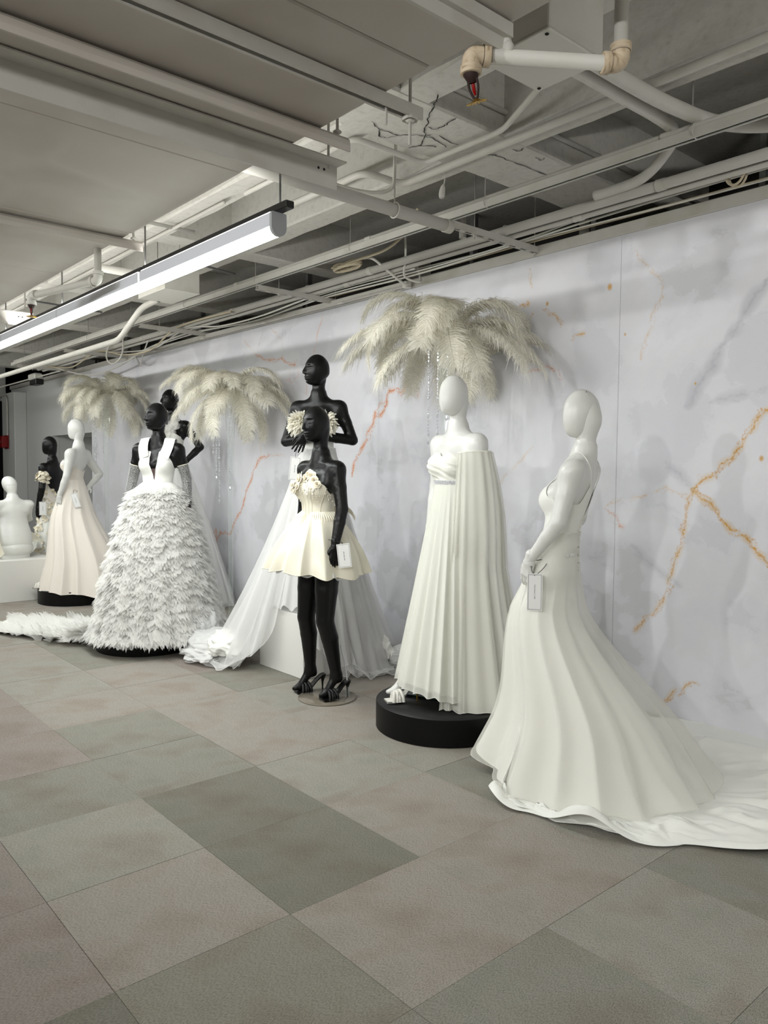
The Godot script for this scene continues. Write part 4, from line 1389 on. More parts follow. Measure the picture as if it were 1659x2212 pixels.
# a head about its own centre, face to +z, 0.235 high; with a face, or a smooth egg with a soft ridge
func head_mesh(face_: bool) -> MB:
	var mb := MB.new()
	var nu := 84
	var nv := 72
	var pts := PackedVector3Array()
	for j in nv + 1:
		var v := -PI / 2 + PI * j / nv
		for i in nu:
			var s := float(i) / nu * 2.0 - 1.0
			var u := PI * (s - 0.28 * sin(s * PI) / 1.0)     # denser at the front
			var cv := pow(maxf(cos(v), 0.0), 0.82 if v > 0.0 else 0.72)
			var x := cv * sin(u)
			var y := sin(v)
			var z := cv * cos(u)
			var p := Vector3(x * 0.0745, y * 0.1175, z * (0.094 if z > 0.0 else 0.098))
			var low := smoothstep(0.02, -0.115, p.y)
			# back of the skull curves in to the neck, jaw narrows to the chin
			if p.z < 0.0: p.z *= 1.0 - 0.5 * smoothstep(-0.02, -0.11, p.y)
			p.x *= 1.0 - 0.10 * low
			p.z += 0.017 * smoothstep(-0.02, 0.06, p.z) * low
			p.z -= 0.006 * smoothstep(0.05, 0.11, p.y) * signf(p.z)
			if p.z > 0.0:
				var fx := p.x
				var fy := p.y
				var front := smoothstep(0.0, 0.035, p.z)
				if face_:
					var nose := smoothstep(0.045, -0.022, fy) * smoothstep(-0.040, -0.028, fy)
					p.z += front * 0.023 * nose * exp(-pow(fx / (0.0085 + 0.006 * smoothstep(0.0, -0.028, fy)), 2.0))
					p.z -= front * 0.007 * exp(-pow((absf(fx) - 0.033) / 0.017, 2.0) - pow((fy - 0.022) / 0.015, 2.0))
					p.z += front * 0.0055 * exp(-pow((absf(fx) - 0.034) / 0.0125, 2.0) - pow((fy - 0.012) / 0.0085, 2.0))
					p.z -= front * 0.0035 * exp(-pow((absf(fx) - 0.034) / 0.016, 2.0) - pow((fy - 0.003) / 0.0028, 2.0))
					p.z += front * 0.005 * exp(-pow((absf(fx) - 0.032) / 0.020, 2.0) - pow((fy - 0.041) / 0.009, 2.0))
					p.z += front * 0.008 * exp(-pow(fx / 0.020, 2.0) - pow((fy + 0.0555) / 0.0058, 2.0))
					p.z += front * 0.0085 * exp(-pow(fx / 0.017, 2.0) - pow((fy + 0.0700) / 0.0066, 2.0))
					p.z -= front * 0.0035 * exp(-pow(fx / 0.022, 2.0) - pow((fy + 0.0625) / 0.0025, 2.0))
					p.z -= front * 0.004 * exp(-pow(fx / 0.02, 2.0) - pow((fy + 0.083) / 0.006, 2.0))
					p.z += front * 0.010 * exp(-pow(fx / 0.022, 2.0) - pow((fy + 0.100) / 0.016, 2.0))
					p.z -= front * 0.004 * exp(-pow((absf(fx) - 0.036) / 0.014, 2.0) - pow((fy + 0.055) / 0.025, 2.0))
				else:
					p.z += front * 0.012 * exp(-absf(fx) / 0.020) * smoothstep(0.10, -0.01, fy) * smoothstep(-0.118, -0.03, fy)
					p.z += front * 0.006 * exp(-pow(fx / 0.03, 2.0) - pow((fy + 0.09) / 0.03, 2.0))
			pts.append(p)
	mb.grid(pts, nv + 1, nu, true)
	return mb


# left hand: wrist at the origin, fingers down -y, palm towards -x, thumb towards +z
func hand_mesh(curl: Array, spread: float) -> MB:
	var pr := []
	pr.append([1, Vector3(0, 0.035, 0), Vector3(0, -0.01, 0), 0.0245, 0.024, 0.02])
	for k in 4:
		var z := 0.027 - 0.0175 * k
		pr.append([1, Vector3(0.0, -0.012, z * 0.55), Vector3(0.001, -0.074, z), 0.0155, 0.0105, 0.016])
	var lens := [0.072, 0.080, 0.074, 0.058]
	for k in 4:
		var z := 0.028 - 0.0185 * k
		var base := Vector3(0.001, -0.076, z)
		var tilt: float = spread * (1.5 - k)
		var a := 0.0
		var p := base
		var seg := [0.46, 0.31, 0.23]
		for s in 3:
			a += curl[k] * [0.6, 1.0, 0.8][s]
			var d := Vector3(-sin(a), -cos(a), tilt).normalized()
			var q: Vector3 = p + d * lens[k] * seg[s]
			pr.append([1, p, q, 0.0086 - 0.0007 * s, 0.0080 - 0.0009 * s, 0.004])
			p = q
	var t0 := Vector3(-0.004, -0.018, 0.020)
	var t1 := Vector3(-0.014, -0.048, 0.046)
	var t2 := Vector3(-0.020, -0.075, 0.054)
	var t3 := Vector3(-0.024, -0.098, 0.055)
	pr.append([1, t0, t1, 0.0150, 0.0110, 0.012])
	pr.append([1, t1, t2, 0.0100, 0.0088, 0.004])
	pr.append([1, t2, t3, 0.0088, 0.0070, 0.004])
	var mb := MB.new()
	net_mesh(pr, 0.0034, mb)
	return mb


func append(out: MB, src: MB, t: Transform3D) -> void:
	var n := out.v.size()
	out.v.append_array(t * src.v)
	out.uv.append_array(src.uv)
	var flip := t.basis.determinant() < 0.0
	var ii := src.ix.duplicate()
	for k in ii.size(): ii[k] += n
	if flip:
		for k in range(0, ii.size(), 3):
			var x := ii[k + 1]
			ii[k + 1] = ii[k + 2]
			ii[k + 2] = x
	out.ix.append_array(ii)


func lean_of(p: Vector3, lean: float) -> Vector3:
	p.z += lean * (1.62 - clampf(p.y, 0.85, 1.75))
	return p


# opt: arms {L: [elbow, wrist, finger direction, thumb direction], R: ...}, head yaw and pitch, face, legs, lean
func body_mesh(opt: Dictionary) -> MB:
	var lean: float = opt.get("lean", 0.0)
	var y0: float = opt.get("cut", 1.06)
	var pr := []
	pr.append([0, y0, 1.63])
	for s in [-1.0, 1.0]:
		pr.append([2, Vector3(0.068 * s, 1.392, 0.070), Vector3(0.062, 0.066, 0.060), 0.045])
	# neck, collar bones, shoulders
	var hc: Vector3 = opt.get("head_at", Vector3(0, 1.8025, 0.022))
	pr.append([1, Vector3(0, 1.545, -0.022), hc + Vector3(0, -0.075, -0.034), 0.050, 0.0465, 0.04])
	pr.append([1, Vector3(0, 1.585, -0.022), Vector3(0, 1.60, -0.022), 0.052, 0.049, 0.05])
	pr.append([2, hc + Vector3(0, -0.01, -0.018), Vector3(0.062, 0.09, 0.072), 0.02])
	pr.append([2, hc + Vector3(0, -0.045, -0.040), Vector3(0.052, 0.075, 0.050), 0.03])
	for s in [-1.0, 1.0]:
		var key := "L" if s > 0 else "R"
		var arm: Array = opt.arms[key]
		var sh := Vector3(0.168 * s, 1.518, -0.020)
		var el := Vector3(arm[0].x * s, arm[0].y, arm[0].z)
		var wr := Vector3(arm[1].x * s, arm[1].y, arm[1].z)
		pr.append([1, Vector3(0.05 * s, 1.566, -0.027), sh + Vector3(-0.01 * s, 0.006, 0), 0.034, 0.038, 0.035])
		pr.append([1, Vector3(0.02 * s, 1.548, 0.028), Vector3(0.13 * s, 1.552, 0.008), 0.012, 0.012, 0.03])
		pr.append([1, Vector3(0.12 * s, 1.44, -0.01), sh, 0.05, 0.04, 0.06])
		pr.append([1, sh, sh.lerp(el, 0.45), 0.049, 0.046, 0.035])
		pr.append([1, sh.lerp(el, 0.45), el, 0.046, 0.0395, 0.008])
		pr.append([1, el, el.lerp(wr, 0.35), 0.0395, 0.0385, 0.008])
		pr.append([1, el.lerp(wr, 0.35), wr, 0.0385, 0.0265, 0.008])
	if opt.get("legs", false):
		for s in [-1.0, 1.0]:
			var leg: Array = opt["leg_L" if s > 0 else "leg_R"]
			var hip := Vector3(0.085 * s, 0.93, -0.01)
			pr.append([1, hip, hip.lerp(leg[0], 0.5), 0.090, 0.076, 0.03])
			pr.append([1, hip.lerp(leg[0], 0.5), leg[0], 0.076, 0.059, 0.008])
			pr.append([1, leg[0], leg[0].lerp(leg[1], 0.32) + Vector3(0, 0, -0.010), 0.0585, 0.0565, 0.008])
			pr.append([1, leg[0].lerp(leg[1], 0.32) + Vector3(0, 0, -0.010), leg[1], 0.0565, 0.036, 0.008])
			var fd := Vector3(sin(leg[2]), 0, cos(leg[2]))
			var ank: Vector3 = leg[1]
			pr.append([1, ank, ank + fd * -0.022 + Vector3(0, -0.035, 0), 0.031, 0.026, 0.02])
			pr.append([1, ank + Vector3(0, -0.01, 0), ank + fd * 0.076 + Vector3(0, -0.116, 0), 0.030, 0.024, 0.03])
			pr.append([1, ank + fd * 0.074 + Vector3(0, -0.117, 0), ank + fd * 0.118 + Vector3(0, -0.126, 0), 0.024, 0.016, 0.02])
	var mb := MB.new()
	net_mesh(pr, opt.get("cell", 0.0105), mb)
	if lean != 0.0:
		for k in mb.v.size(): mb.v[k] = lean_of(mb.v[k], lean)
	# head
	var hb := Basis(Vector3.UP, opt.get("yaw", 0.0)) * Basis(Vector3.RIGHT, opt.get("pitch", 0.0))
	append(mb, head_face if opt.get("face", false) else head_egg, Transform3D(hb, lean_of(hc, lean)))
	# hands
	for s in [-1.0, 1.0]:
		var arm: Array = opt.arms["L" if s > 0 else "R"]
		if arm.size() < 4: continue
		var wr := lean_of(Vector3(arm[1].x * s, arm[1].y, arm[1].z), lean)
		var fd := Vector3(arm[2].x * s, arm[2].y, arm[2].z).normalized()
		var td := Vector3(arm[3].x * s, arm[3].y, arm[3].z)
		td = (td - fd * td.dot(fd)).normalized()
		var yb := -fd
		var xb := yb.cross(td)
		var b := Basis(xb, yb, td)
		if s < 0: b = Basis(-xb, yb, td)
		append(mb, hand_open if opt.get("open", false) else hand_relaxed, Transform3D(b, wr))
	return mb


# ---------------------------------------------------------------- garments
# a fitted bodice between two heights; top(angle), bottom(angle)
func bodice(top: Callable, bottom: Callable, off: float, lean: float, a0 := -PI, a1 := PI, ruche := 0.0, rows := 26, cols := 96) -> MB:
	var mb := MB.new()
	var pts := PackedVector3Array()
	for j in rows:
		var t := float(j) / (rows - 1)
		for i in cols:
			var a := lerpf(a0, a1, float(i) / (cols - 1))
			var y := lerpf(bottom.call(a), top.call(a), t)
			var o := off
			if ruche > 0.0:
				o += ruche * (sin(y * 210.0 + a * 7.0 + 2.0 * sin(a * 3.0)) * 0.5 + 0.35 * sin(y * 330.0 - a * 11.0))
			pts.append(lean_of(on_torso(y, a, o), lean))
	mb.grid(pts, rows, cols)
	return mb


func fold_wave(a: float, n: float, seed_: float) -> float:
	# uneven round folds with tighter valleys
	var w := sin(a * n + 1.7 * sin(a * 2.0 + seed_) + seed_ * 3.1)
	var w2 := sin(a * n * 1.73 + 1.3 * sin(a * 3.0 - seed_) + seed_ * 5.3)
	return (1.0 - absf(w)) * 0.9 - 0.45 + 0.35 * w2


# skirt from a waist ring down to a hem. table rows: [angle in degrees, falling radius, hem height, train length beyond the fall]
# opt: y0 waist, off, lean, rows, cols, folds, amp, power, seed, a0, a1, start (fraction), full hip
func skirt(table: Array, opt: Dictionary) -> MB:
	var mb := MB.new()
	var rows: int = opt.get("rows", 46)
	var cols: int = opt.get("cols", 240)
	var y0: float = opt.y0
	var off: float = opt.get("off", 0.008)
	var lean: float = opt.get("lean", 0.0)
	var amp: float = opt.get("amp", 0.03)
	var folds: float = opt.get("folds", 14.0)
	var sd: float = opt.get("seed", 1.0)
	var power: float = opt.get("power", 1.25)
	var a0: float = opt.get("a0", -PI)
	var a1: float = opt.get("a1", PI)
	var fold_start: float = opt.get("fold_start", 1.1)
	var belly: float = opt.get("belly", 0.0)
	var hemwave: float = opt.get("hemwave", 0.012)
	var shift: Vector3 = opt.get("shift", Vector3.ZERO)
	var floor_y: float = opt.get("floor", 0.0)
	var dip = opt.get("dip")
	var pts := PackedVector3Array()
	var nz := FastNoiseLite.new()
	nz.seed = int(sd * 10)
	nz.frequency = 3.0
	for j in rows:
		var t := float(j) / (rows - 1)
		for i in cols:
			var a := lerpf(a0, a1, float(i) / (cols - (1 if a1 - a0 < TAU - 0.01 else 0)))
			var deg := fposmod(rad_to_deg(a), 360.0)
			var h := table_at(table, deg)
			var Rf := h.x
			var yh := h.y
			var tr := h.z
			var yy0 := y0
			if dip != null: yy0 = y0 + dip.call(a)
			var rw := torso_r(yy0, a) + off
			var w := fold_wave(a, folds, sd)
			var s := t
			var fall := 1.0
			if tr > 0.02:
				fall = 0.72
			var r: float
			var y: float
			if t <= fall:
				s = t / fall
				var g := pow(s, power) * (1.0 + belly * sin(s * PI))
				r = lerpf(rw, Rf, g)
				y = lerpf(yy0, yh, s)
				if tr > 0.02:
					# eases into the floor
					y = lerpf(yy0, yh, 1.0 - pow(1.0 - s, 1.0 + 0.5 * smoothstep(0.0, 0.4, tr)))
				r += amp * w * pow(s, fold_start) * lerpf(1.0, 0.55, smoothstep(0.9, 1.0, s) if tr > 0.02 else 0.0)
				if y > 0.88: r = -smin(-r, -(torso_r(clampf(y, 0.92, 1.56), a) + off * 0.8) + 0.05 * smoothstep(1.0, 0.88, y), 0.0004 + 0.02 * smoothstep(0.02, 0.2, t))
			else:
				s = (t - fall) / (1.0 - fall)
				r = Rf + amp * w * 0.55 + tr * s
				y = yh + (absf(w) * 0.035 + 0.05 * maxf(nz.get_noise_2d(a * 2.0, s * 1.2 + sd), 0.0)) * sin(minf(s * 1.15, 1.0) * PI) + 0.004
			y += hemwave * sin(a * folds * 1.5 + sd) * pow(t, 6.0)
			var p := Vector3(sin(a) * r, maxf(y, floor_y + 0.006), torso_row(clampf(yy0, 0.9, 1.5)).z * (1.0 - t) + cos(a) * r)
			p = lean_of(p, lean) if y > 0.85 else lean_of(p, lean) - Vector3(0, 0, lean * 0.77) * smoothstep(0.85, 0.25, y) * opt.get("unlean", 1.0)
			pts.append(p + shift * t)
	mb.grid(pts, rows, cols, a1 - a0 >= TAU - 0.01, 4.0, 4.0)
	return mb


func table_at(table: Array, deg: float) -> Vector3:
	var n := table.size()
	for k in n:
		var a: Array = table[k]
		var b: Array = table[(k + 1) % n]
		var d0: float = a[0]
		var d1: float = b[0] + (360.0 if k == n - 1 else 0.0)
		var d := deg
		if d < table[0][0]: d += 360.0
		if d >= d0 and d <= d1:
			var t := (d - d0) / maxf(d1 - d0, 0.001)
			t = t * t * (3.0 - 2.0 * t)
			return Vector3(lerpf(a[1], b[1], t), lerpf(a[2], b[2], t), lerpf(a[3], b[3], t))
	return Vector3(table[0][1], table[0][2], table[0][3])


# a rolled hem along the last row of a grid that began at vertex `first`
func hem_tube(src: MB, rows: int, cols: int, closed: bool, r := 0.003) -> ArrayMesh:
	var p := PackedVector3Array()
	for i in cols: p.append(src.v[(rows - 1) * cols + i])
	if closed: p.append(p[0])
	return tube_mesh(p, r, 6)


# a gathered ruffle on a surface: position, outward normal, downward direction
func ruffle(mb: MB, at: Vector3, nrm: Vector3, down: Vector3, width: float, length: float, r: RandomNumberGenerator) -> void:
	var side := nrm.cross(down).normalized()
	var cols := 13
	var rows := 4
	var pts := PackedVector3Array()
	var ph := r.randf() * TAU
	var lift := 0.35 + r.randf() * 0.75
	var skew := r.randf_range(-0.5, 0.5)
	var f1 := r.randf_range(1.5, 2.6)
	for j in rows:
		var t := float(j) / (rows - 1)
		for i in cols:
			var s := float(i) / (cols - 1) - 0.5
			var wv := sin(i * f1 + ph) + 0.6 * sin(i * f1 * 1.7 + ph * 2.0)
			var fade := sqrt(maxf(1.0 - 4.0 * s * s, 0.0))
			var p := at + side * (s * width * (0.55 + 0.55 * t) + skew * length * t * 0.5) + down * length * t * (0.35 + 0.65 * fade + 0.16 * wv)
			p += nrm * (0.004 + length * lift * 0.6 * t * t * fade + wv * 0.10 * length * t)
			pts.append(p)
	mb.grid(pts, rows, cols)


# a cloth rose of cupped petals, facing +z
func rose_mesh(r: RandomNumberGenerator, size: float) -> ArrayMesh:
	var mb := MB.new()
	var ring := [[3, 0.22, 1.25], [5, 0.5, 0.9], [6, 0.85, 0.45]]
	for q in ring:
		for k in q[0]:
			var a: float = TAU * (k + r.randf() * 0.4) / q[0]
			var pts := PackedVector3Array()
			for j in 5:
				var t := j / 4.0
				for i in 6:
					var s := i / 5.0 - 0.5
					var ang: float = a + s * (2.4 - 0.6 * q[1]) * (0.5 + 0.5 * sin(t * PI * 0.8 + 0.3))
					var rad: float = size * (0.12 + q[1] * sin(minf(t * 1.35, 1.45)) * (1.0 - 0.35 * absf(s)))
					var up: float = size * (q[2] * sin(t * 1.8) * 0.62 - 0.12 * t * q[1] - 0.3 * s * s * t)
					if t > 0.8: up -= size * 0.06
					pts.append(Vector3(cos(ang) * rad, sin(ang) * rad, up))
			mb.grid(pts, 5, 6)
	return mb.smooth()


# swing tag on a cord; hangs from `top`, its face turned by `turn`, tilted by `roll`
func swing_tag(label: String, top: Vector3, turn: float, roll: float, size: Vector2, words: String, cord: Array) -> void:
	var t := thing("swing_tag", label, "tag", top, 0.0, "swing tags on the mannequins' wrists")
	var hold := Basis(Vector3.UP, turn) * Basis(Vector3.FORWARD, roll)
	var mb := MB.new()
	mb.bevel_box(hold * Vector3(0, -size.y / 2 + 0.010, 0), Vector3(size.x, size.y, 0.0016), 0.0004, hold)
	obj("card", mb.flat(), M.card, t)
	# printed frame and line of type
	mb = MB.new()
	var c := Vector3(0, -size.y / 2 + 0.010, 0.0009)
	var m := 0.0055
	var th := 0.0016
	mb.box(hold * (c + Vector3(0, size.y / 2 - m, 0)), Vector3(size.x - 2 * m, th, 0.0003), hold)
	mb.box(hold * (c - Vector3(0, size.y / 2 - m, 0)), Vector3(size.x - 2 * m, th, 0.0003), hold)
	mb.box(hold * (c + Vector3(size.x / 2 - m, 0, 0)), Vector3(th, size.y - 2 * m, 0.0003), hold)
	mb.box(hold * (c - Vector3(size.x / 2 - m, 0, 0)), Vector3(th, size.y - 2 * m, 0.0003), hold)
	obj("printed_border", mb.flat(), M.ink if words else M.ink_grey, t)
	if words:
		var tm := TextMesh.new()
		var f := SystemFont.new()
		f.font_names = PackedStringArray(["Droid Sans"])
		tm.font = f
		tm.text = words
		tm.font_size = 32
		tm.pixel_size = 0.00022
		tm.depth = 0.0003
		var o := obj("printed_text", tm, M.ink, t)
		o.transform = Transform3D(hold * Basis(Vector3.BACK, -PI / 2), hold * (c + Vector3(0, 0.002, 0.0002)))
	else:
		mb = MB.new()
		var y := 0.025
		for k in 9:
			var l := 0.003 + 0.002 * ((k * 7) % 3)
			mb.box(hold * (c + Vector3(0, y, 0)), Vector3(0.0035, l, 0.0003), hold)
			y -= l + 0.0016
		obj("printed_text", mb.flat(), M.ink_grey, t)
	var p := []
	for q in cord: p.append(q - top)
	obj("cord", tube_mesh(curve_path(p, 6), 0.0016, 6), M.ink, t)


# ---------------------------------------------------------------- plinths and shoes
func round_plinth(label: String, at: Vector3) -> void:
	var t := thing("round_plinth", label, "plinth", at, 0.0, "round black plinths")
	var mb := MB.new()
	mb.lathe(PackedVector2Array([Vector2(0.395, 0.0), Vector2(0.405, 0.004), Vector2(0.405, 0.154), Vector2(0.404, 0.156)]), Vector3.ZERO, 96)
	obj("side", mb.smooth(), M.plinth_black_side, t)
	mb = MB.new()
	mb.lathe(PackedVector2Array([Vector2(0.405, 0.1535), Vector2(0.4035, 0.157), Vector2(0.001, 0.157)]), Vector3.ZERO, 96)
	obj("top", mb.creased(), M.plinth_black, t)


func white_plinth(label: String, lo: Vector3, hi: Vector3) -> void:
	var t := thing("white_plinth", label, "plinth", Vector3((lo.x + hi.x) / 2, 0, (lo.z + hi.z) / 2), 0.0, "white box plinths")
	var s := hi - lo
	obj("body", bevel_mesh(Vector3(0, s.y / 2, 0), Vector3(s.x, s.y - 0.004, s.z), 0.003), M.plinth_white, t)


func build_plinths() -> void:
	round_plinth("round black plinth under the chiffon gown with the white sandal on top", Vector3(-3.204, 0, -3.26))
	round_plinth("round black plinth under the ruffled tulle gown", Vector3(-6.27, 0, -2.755))
	round_plinth("round black plinth at far left under the plain satin gown", Vector3(-8.95, 0, -3.10))
	white_plinth("white box plinth behind the black legs, half hidden under tulle", Vector3(-5.13, 0.0, -3.77), Vector3(-4.54, 0.47, -3.175))
	white_plinth("long white plinth at far left under the seated mannequin", Vector3(-10.15, 0.0, -2.99), Vector3(-9.27, 0.473, -2.1))
	white_plinth("white plinth by the wall under the half hidden black mannequin", Vector3(-8.3, 0.0, -4.15), Vector3(-7.75, 0.47, -3.6))
	# the base plates of two mannequins
	var t := thing("base_plate", "round smoked glass base plate under the black sandals", "base plate", Vector3(-4.085, 0, -3.05))
	var mb := MB.new()
	mb.lathe(PackedVector2Array([Vector2(0.001, 0.0), Vector2(0.192, 0.0), Vector2(0.194, 0.002), Vector2(0.194, 0.008), Vector2(0.192, 0.010), Vector2(0.001, 0.010)]), Vector3.ZERO, 64)
	obj("disc", mb.creased(), M.smoked_glass, t)
	obj("calf_rod", tube_mesh(curve_path([Vector3(0.09, 0.01, -0.10), Vector3(0.09, 0.10, -0.10), Vector3(0.085, 0.2, -0.09), Vector3(0.07, 0.36, -0.06)], 5), 0.006), M.crystal, t)
	obj("rod_socket", bevel_mesh(Vector3(0.09, 0.045, -0.10), Vector3(0.03, 0.07, 0.03), 0.004), M.clear_glass, t)
	t = thing("base_plate", "square dark glass base plate beside the white sandal on the plinth", "base plate", Vector3(-3.32, 0.158, -3.31), 0.35)
	obj("plate", bevel_mesh(Vector3(0, 0.006, 0), Vector3(0.30, 0.010, 0.30), 0.002), M.glass_edge, t)
	obj("rod_socket", bevel_mesh(Vector3(0.05, 0.05, 0.0), Vector3(0.04, 0.07, 0.03), 0.006), M.black_metal, t)


# a square-toed mule on a stiletto: foot points to +z, ball of the foot near z = 0.07, heel near z = -0.05
func sandal(label: String, at: Vector3, turn: float, m: StandardMaterial3D, group: String, heel_m: StandardMaterial3D = null) -> void:
	var t := thing("sandal", label, "shoe", at, turn, group)
	var mb := MB.new()
	var prof := [[0.1404, 0.004, 0.036], [0.1332, 0.004, 0.040], [0.1008, 0.004, 0.041], [0.0720, 0.006, 0.039], [0.0432, 0.022, 0.032], [0.0144, 0.050, 0.027], [-0.0144, 0.080, 0.025], [-0.0396, 0.099, 0.027], [-0.0612, 0.106, 0.026], [-0.0720, 0.107, 0.017]]
	var pts := PackedVector3Array()
	for layer in [0, 1]:
		for q in prof:
			for s in [-1.0, -0.6, 0.0, 0.6, 1.0]:
				pts.append(Vector3(s * q[2], q[1] + (0.009 if layer == 1 else 0.0) + (0.002 * s * s if layer == 1 else 0.0), q[0]))
	var n := prof.size() * 5
	mb.grid(pts.slice(n, n * 2), prof.size(), 5)
	mb.grid(pts.slice(0, n), prof.size(), 5)
	var rim := PackedVector3Array()
	for layer in [0, 1]:
		for k in prof.size(): rim.append(pts[layer * n + k * 5])
		for i in 5: rim.append(pts[layer * n + (prof.size() - 1) * 5 + i])
		for k in prof.size(): rim.append(pts[layer * n + (prof.size() - 1 - k) * 5 + 4])
		for i in 5: rim.append(pts[layer * n + 4 - i])
	mb.grid(rim, 2, rim.size() / 2)
	obj("sole", mb.creased(), m, t)
	obj("heel", tube_mesh(PackedVector3Array([Vector3(0, 0.104, -0.058), Vector3(0, 0.085, -0.056), Vector3(0, 0.06, -0.054), Vector3(0, 0.03, -0.054), Vector3(0, 0.0, -0.055)]), [0.022, 0.014, 0.0075, 0.0055, 0.0055], 10), heel_m if heel_m else m, t)
	# padded strap woven from crossing bands
	for k in 4:
		var band := MB.new()
		var p := []
		var sg := 1.0 if k % 2 else -1.0
		for i in 9:
			var a := PI * i / 8.0
			var z := 0.072 + 0.024 * (k - 1.5) * 0.45 + sg * 0.013 * cos(a)
			p.append(Vector3(0.043 * cos(a), 0.010 + (0.050 + 0.14 * (0.09 - z)) * sin(a) + 0.003 * sin(i * 2.0 + k * PI), z))
		band.tube(curve_path(p, 3), 0.011, 8)
		obj("woven_band", band.smooth(), m, t)


# ---------------------------------------------------------------- mannequins and their gowns
func mannequin(label: String, at: Vector3, turn: float, m: StandardMaterial3D, opt: Dictionary, group: String) -> Node3D:
	var t := thing("mannequin", label, "mannequin", at, turn, group)
	obj("body", body_mesh(opt).smooth(), m, t)
	return t


func gown(label: String, at: Vector3, turn: float) -> Node3D:
	return thing("wedding_gown", label, "gown", at, turn)


# a flat strap or ribbon through points, lying on the body; width across
func strap(pts: Array, width: float, outward: Array) -> ArrayMesh:
	var path := curve_path(pts, 6)
	var nn := curve_path(outward, 6)
	var grid_ := PackedVector3Array()
	for k in path.size():
		var t := (path[mini(k + 1, path.size() - 1)] - path[maxi(k - 1, 0)]).normalized()
		var side := t.cross(nn[k].normalized()).normalized()
		for s in [-0.5, -0.25, 0.0, 0.25, 0.5]:
			grid_.append(path[k] + side * width * s + nn[k].normalized() * 0.004 * (1.0 - 4.0 * s * s))
	var mb := MB.new()
	mb.grid(grid_, path.size(), 5)
	return mb.smooth()


func hanging_arms(ex := 0.208, wx := 0.222) -> Dictionary:
	var a := [Vector3(ex, 1.262, -0.035), Vector3(wx, 1.03, 0.005), Vector3(-0.02, -1, 0.08), Vector3(-0.25, 0, 1)]
	return {"L": a, "R": a}


func build_mannequins() -> void:
	satin_train_gown()
	chiffon_cape_gown()
	short_rose_dress()
	feather_tulle_gown()
	ruffled_gown()
	bow_gown()
	plain_satin_gown()
	lace_gown()
	seated_mannequin()


